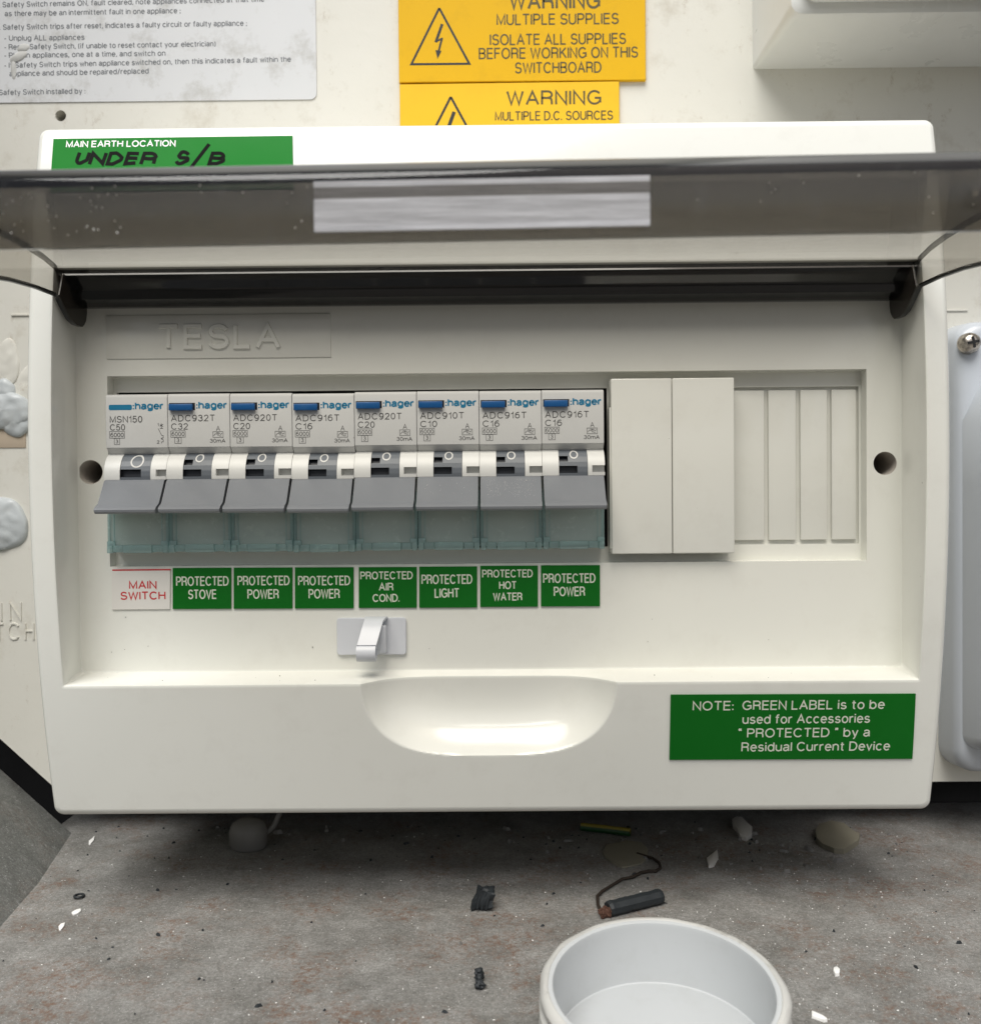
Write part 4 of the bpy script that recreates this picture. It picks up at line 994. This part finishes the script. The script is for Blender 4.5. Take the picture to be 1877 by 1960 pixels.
# cream flakes and clips in the shade
def flake(px, h, mat, name, label, cat, seed=1, group=None, rough=.06):
    P = [on_floor(a, b) for a, b in px]; cx = sum(p[0] for p in P) / len(P); co = sum(p[1] for p in P) / len(P); mb = MB()
    mb.loft([[(x, o, FLOOR + .02) for x, o in P], [(x, o, FLOOR + h * .8 + h * .3 * noise.noise(Vector((x * .3, o * .3, seed)))) for x, o in P], [(cx + (x - cx) * .8, co + (o - co) * .8, FLOOR + h) for x, o in P]], True, 0, True, True)
    return tag(mb.build(name, mat, smooth=40), label, cat, group)
flake([(1153, 1633), (1160, 1622), (1176, 1617), (1200, 1613), (1226, 1616), (1239, 1628), (1240, 1645), (1226, 1656), (1208, 1660), (1190, 1663), (1172, 1655), (1158, 1644)], .8, M['cream'], 'dry_leaf', 'broad cream leaf in shade under the crooked twig', 'leaf')
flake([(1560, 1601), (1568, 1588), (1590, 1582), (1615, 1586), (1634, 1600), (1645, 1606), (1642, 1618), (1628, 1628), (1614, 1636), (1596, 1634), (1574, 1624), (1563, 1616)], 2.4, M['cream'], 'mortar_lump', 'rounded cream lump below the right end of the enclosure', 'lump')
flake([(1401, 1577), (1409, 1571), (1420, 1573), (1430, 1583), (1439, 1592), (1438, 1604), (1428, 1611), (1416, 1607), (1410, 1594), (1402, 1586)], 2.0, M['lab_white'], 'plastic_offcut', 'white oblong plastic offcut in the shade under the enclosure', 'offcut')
flake([(1352, 1648), (1360, 1642), (1372, 1632), (1374, 1645), (1366, 1660), (1356, 1663)], 1.2, M['lab_white'], 'paint_flake', 'pale elongated flake left of the plastic offcut', 'flake', group='pale flakes on the floor')
flake([(137, 1749), (146, 1744), (154, 1742), (155, 1746), (149, 1751), (140, 1754)], .5, M['chip'], 'paint_flake', 'bright white flake just below the tiny black ring', 'flake', group='pale flakes on the floor')
flake([(112, 1776), (117, 1771), (124, 1769), (123, 1775), (117, 1782), (113, 1783)], .5, M['chip'], 'paint_flake', 'white flake nearest the left side plate crease', 'flake', group='pale flakes on the floor')
flake([(1595, 1858), (1601, 1856), (1607, 1861), (1606, 1869), (1598, 1870), (1594, 1864)], .9, M['chip'], 'paint_flake', 'round bright white flake right of the pipe', 'flake', group='pale flakes on the floor')
flake([(1553, 1941), (1560, 1944), (1576, 1951), (1583, 1957), (1576, 1958), (1560, 1952), (1553, 1950)], .9, M['chip'], 'paint_flake', 'white bone-shaped flake near the bottom edge, right of the pipe', 'flake', group='pale flakes on the floor')
flake([(1058, 1842), (1064, 1839), (1072, 1841), (1072, 1845), (1062, 1848)], .6, M['chip'], 'paint_flake', 'small white flake between the black crumb and the black stick', 'flake', group='pale flakes on the floor') if False else None
flake([(170, 1612), (177, 1606), (181, 1602), (180, 1610), (173, 1618), (170, 1618)], .5, M['chip'], 'paint_flake', 'slim white flake by the end of the crease, lower left of the enclosure', 'flake', group='pale flakes on the floor')
# milky plug with strap
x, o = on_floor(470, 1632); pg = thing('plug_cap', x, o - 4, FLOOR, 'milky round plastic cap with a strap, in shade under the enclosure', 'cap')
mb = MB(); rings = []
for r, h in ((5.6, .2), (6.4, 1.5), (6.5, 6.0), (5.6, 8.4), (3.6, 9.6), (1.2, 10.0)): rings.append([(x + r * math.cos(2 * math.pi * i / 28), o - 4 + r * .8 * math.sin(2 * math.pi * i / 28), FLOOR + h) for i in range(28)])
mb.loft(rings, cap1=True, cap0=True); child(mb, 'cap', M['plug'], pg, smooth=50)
mb = MB(); mb.tube([(x + 5, o - 6, FLOOR + 4), (x + 8, o - 7, FLOOR + 6.5), (x + 9.6, o - 8, FLOOR + 10), (x + 10, o - 10, FLOOR + 15)], 1.0, 8); child(mb, 'strap', M['plug'], pg, smooth=50)
# earth wire offcut
p0 = (*on_floor(1112, 1583, 1.5), FLOOR + 1.5); p1 = (*on_floor(1206, 1594, 1.5), FLOOR + 1.5)
wr = thing('wire_offcut', p0[0], p0[1], FLOOR, 'short green and yellow wire offcut in the dark under the enclosure', 'wire')
mb = MB(); mb.tube([p0, ((p0[0] + p1[0]) / 2, (p0[1] + p1[1]) / 2, FLOOR + 1.6), p1], 1.35, 12); child(mb, 'green_insulation', M['wiregreen'], wr)
mb = MB(); mb.tube([(p0[0], p0[1] + .3, p0[2] + .75), ((p0[0] + p1[0]) / 2, (p0[1] + p1[1]) / 2 + .3, FLOOR + 2.35), (p1[0], p1[1] + .3, p1[2] + .75)], .85, 12); child(mb, 'yellow_stripe', M['wireyellow'], wr)

# grit
def grit(name, mat, count, seed, dens, size, label):
    rnd = random.Random(seed); mb = MB(); n = 0
    while n < count:
        x = rnd.uniform(-150, 140); o = rnd.uniform(-10, 122)
        if rnd.random() > dens(x, o): continue
        if math.hypot(x - pipe_c[0], o - pipe_c[1]) < 26: continue
        n += 1; s_ = size * (rnd.random() ** 3 * 2.2 + .35); l = s_ * rnd.uniform(.8, 2.4); a = rnd.uniform(0, math.pi); h = s_ * rnd.uniform(.3, .8)
        c, s = math.cos(a), math.sin(a); P = []
        for q in range(5):
            t = 2 * math.pi * q / 5 + rnd.uniform(-.3, .3); u_, v_ = l * math.cos(t) * .5, s_ * math.sin(t) * .5; P.append((x + u_ * c - v_ * s, o + u_ * s + v_ * c))
        b = [mb.add(px, po, FLOOR + .01) for px, po in P]; tp = [mb.add(x + (px - x) * .6, o + (po - o) * .6, FLOOR + h) for px, po in P]
        for q in range(5): j = (q + 1) % 5; mb.face((b[q], b[j], tp[j], tp[q]))
        mb.face(tp)
    g = mb.build(name, mat, smooth=0, recalc=False); g['kind'] = 'stuff'; g['label'] = label
dn = lambda x, o: min(1, max(.05, .10 + .9 * max(0, (x - 20) / 110) * max(0, (o + 10) / 120) + .25 * max(0, o / 120)))
grit('white_grit', M['chip'], 2200, 11, dn, .125, 'tiny white chips scattered over the floor')
grit('coarse_grit', M['plug'], 160, 5, lambda x, o: 1.0 if 30 < x < 110 and o < 45 else (.25 if o < 30 else .02), .8, 'pale crumbs in the shade below the enclosure')
grit('dark_grit', M['rubber'], 420, 8, lambda x, o: 1.0 if o < 25 else .3, .42, 'small dark crumbs scattered over the floor')
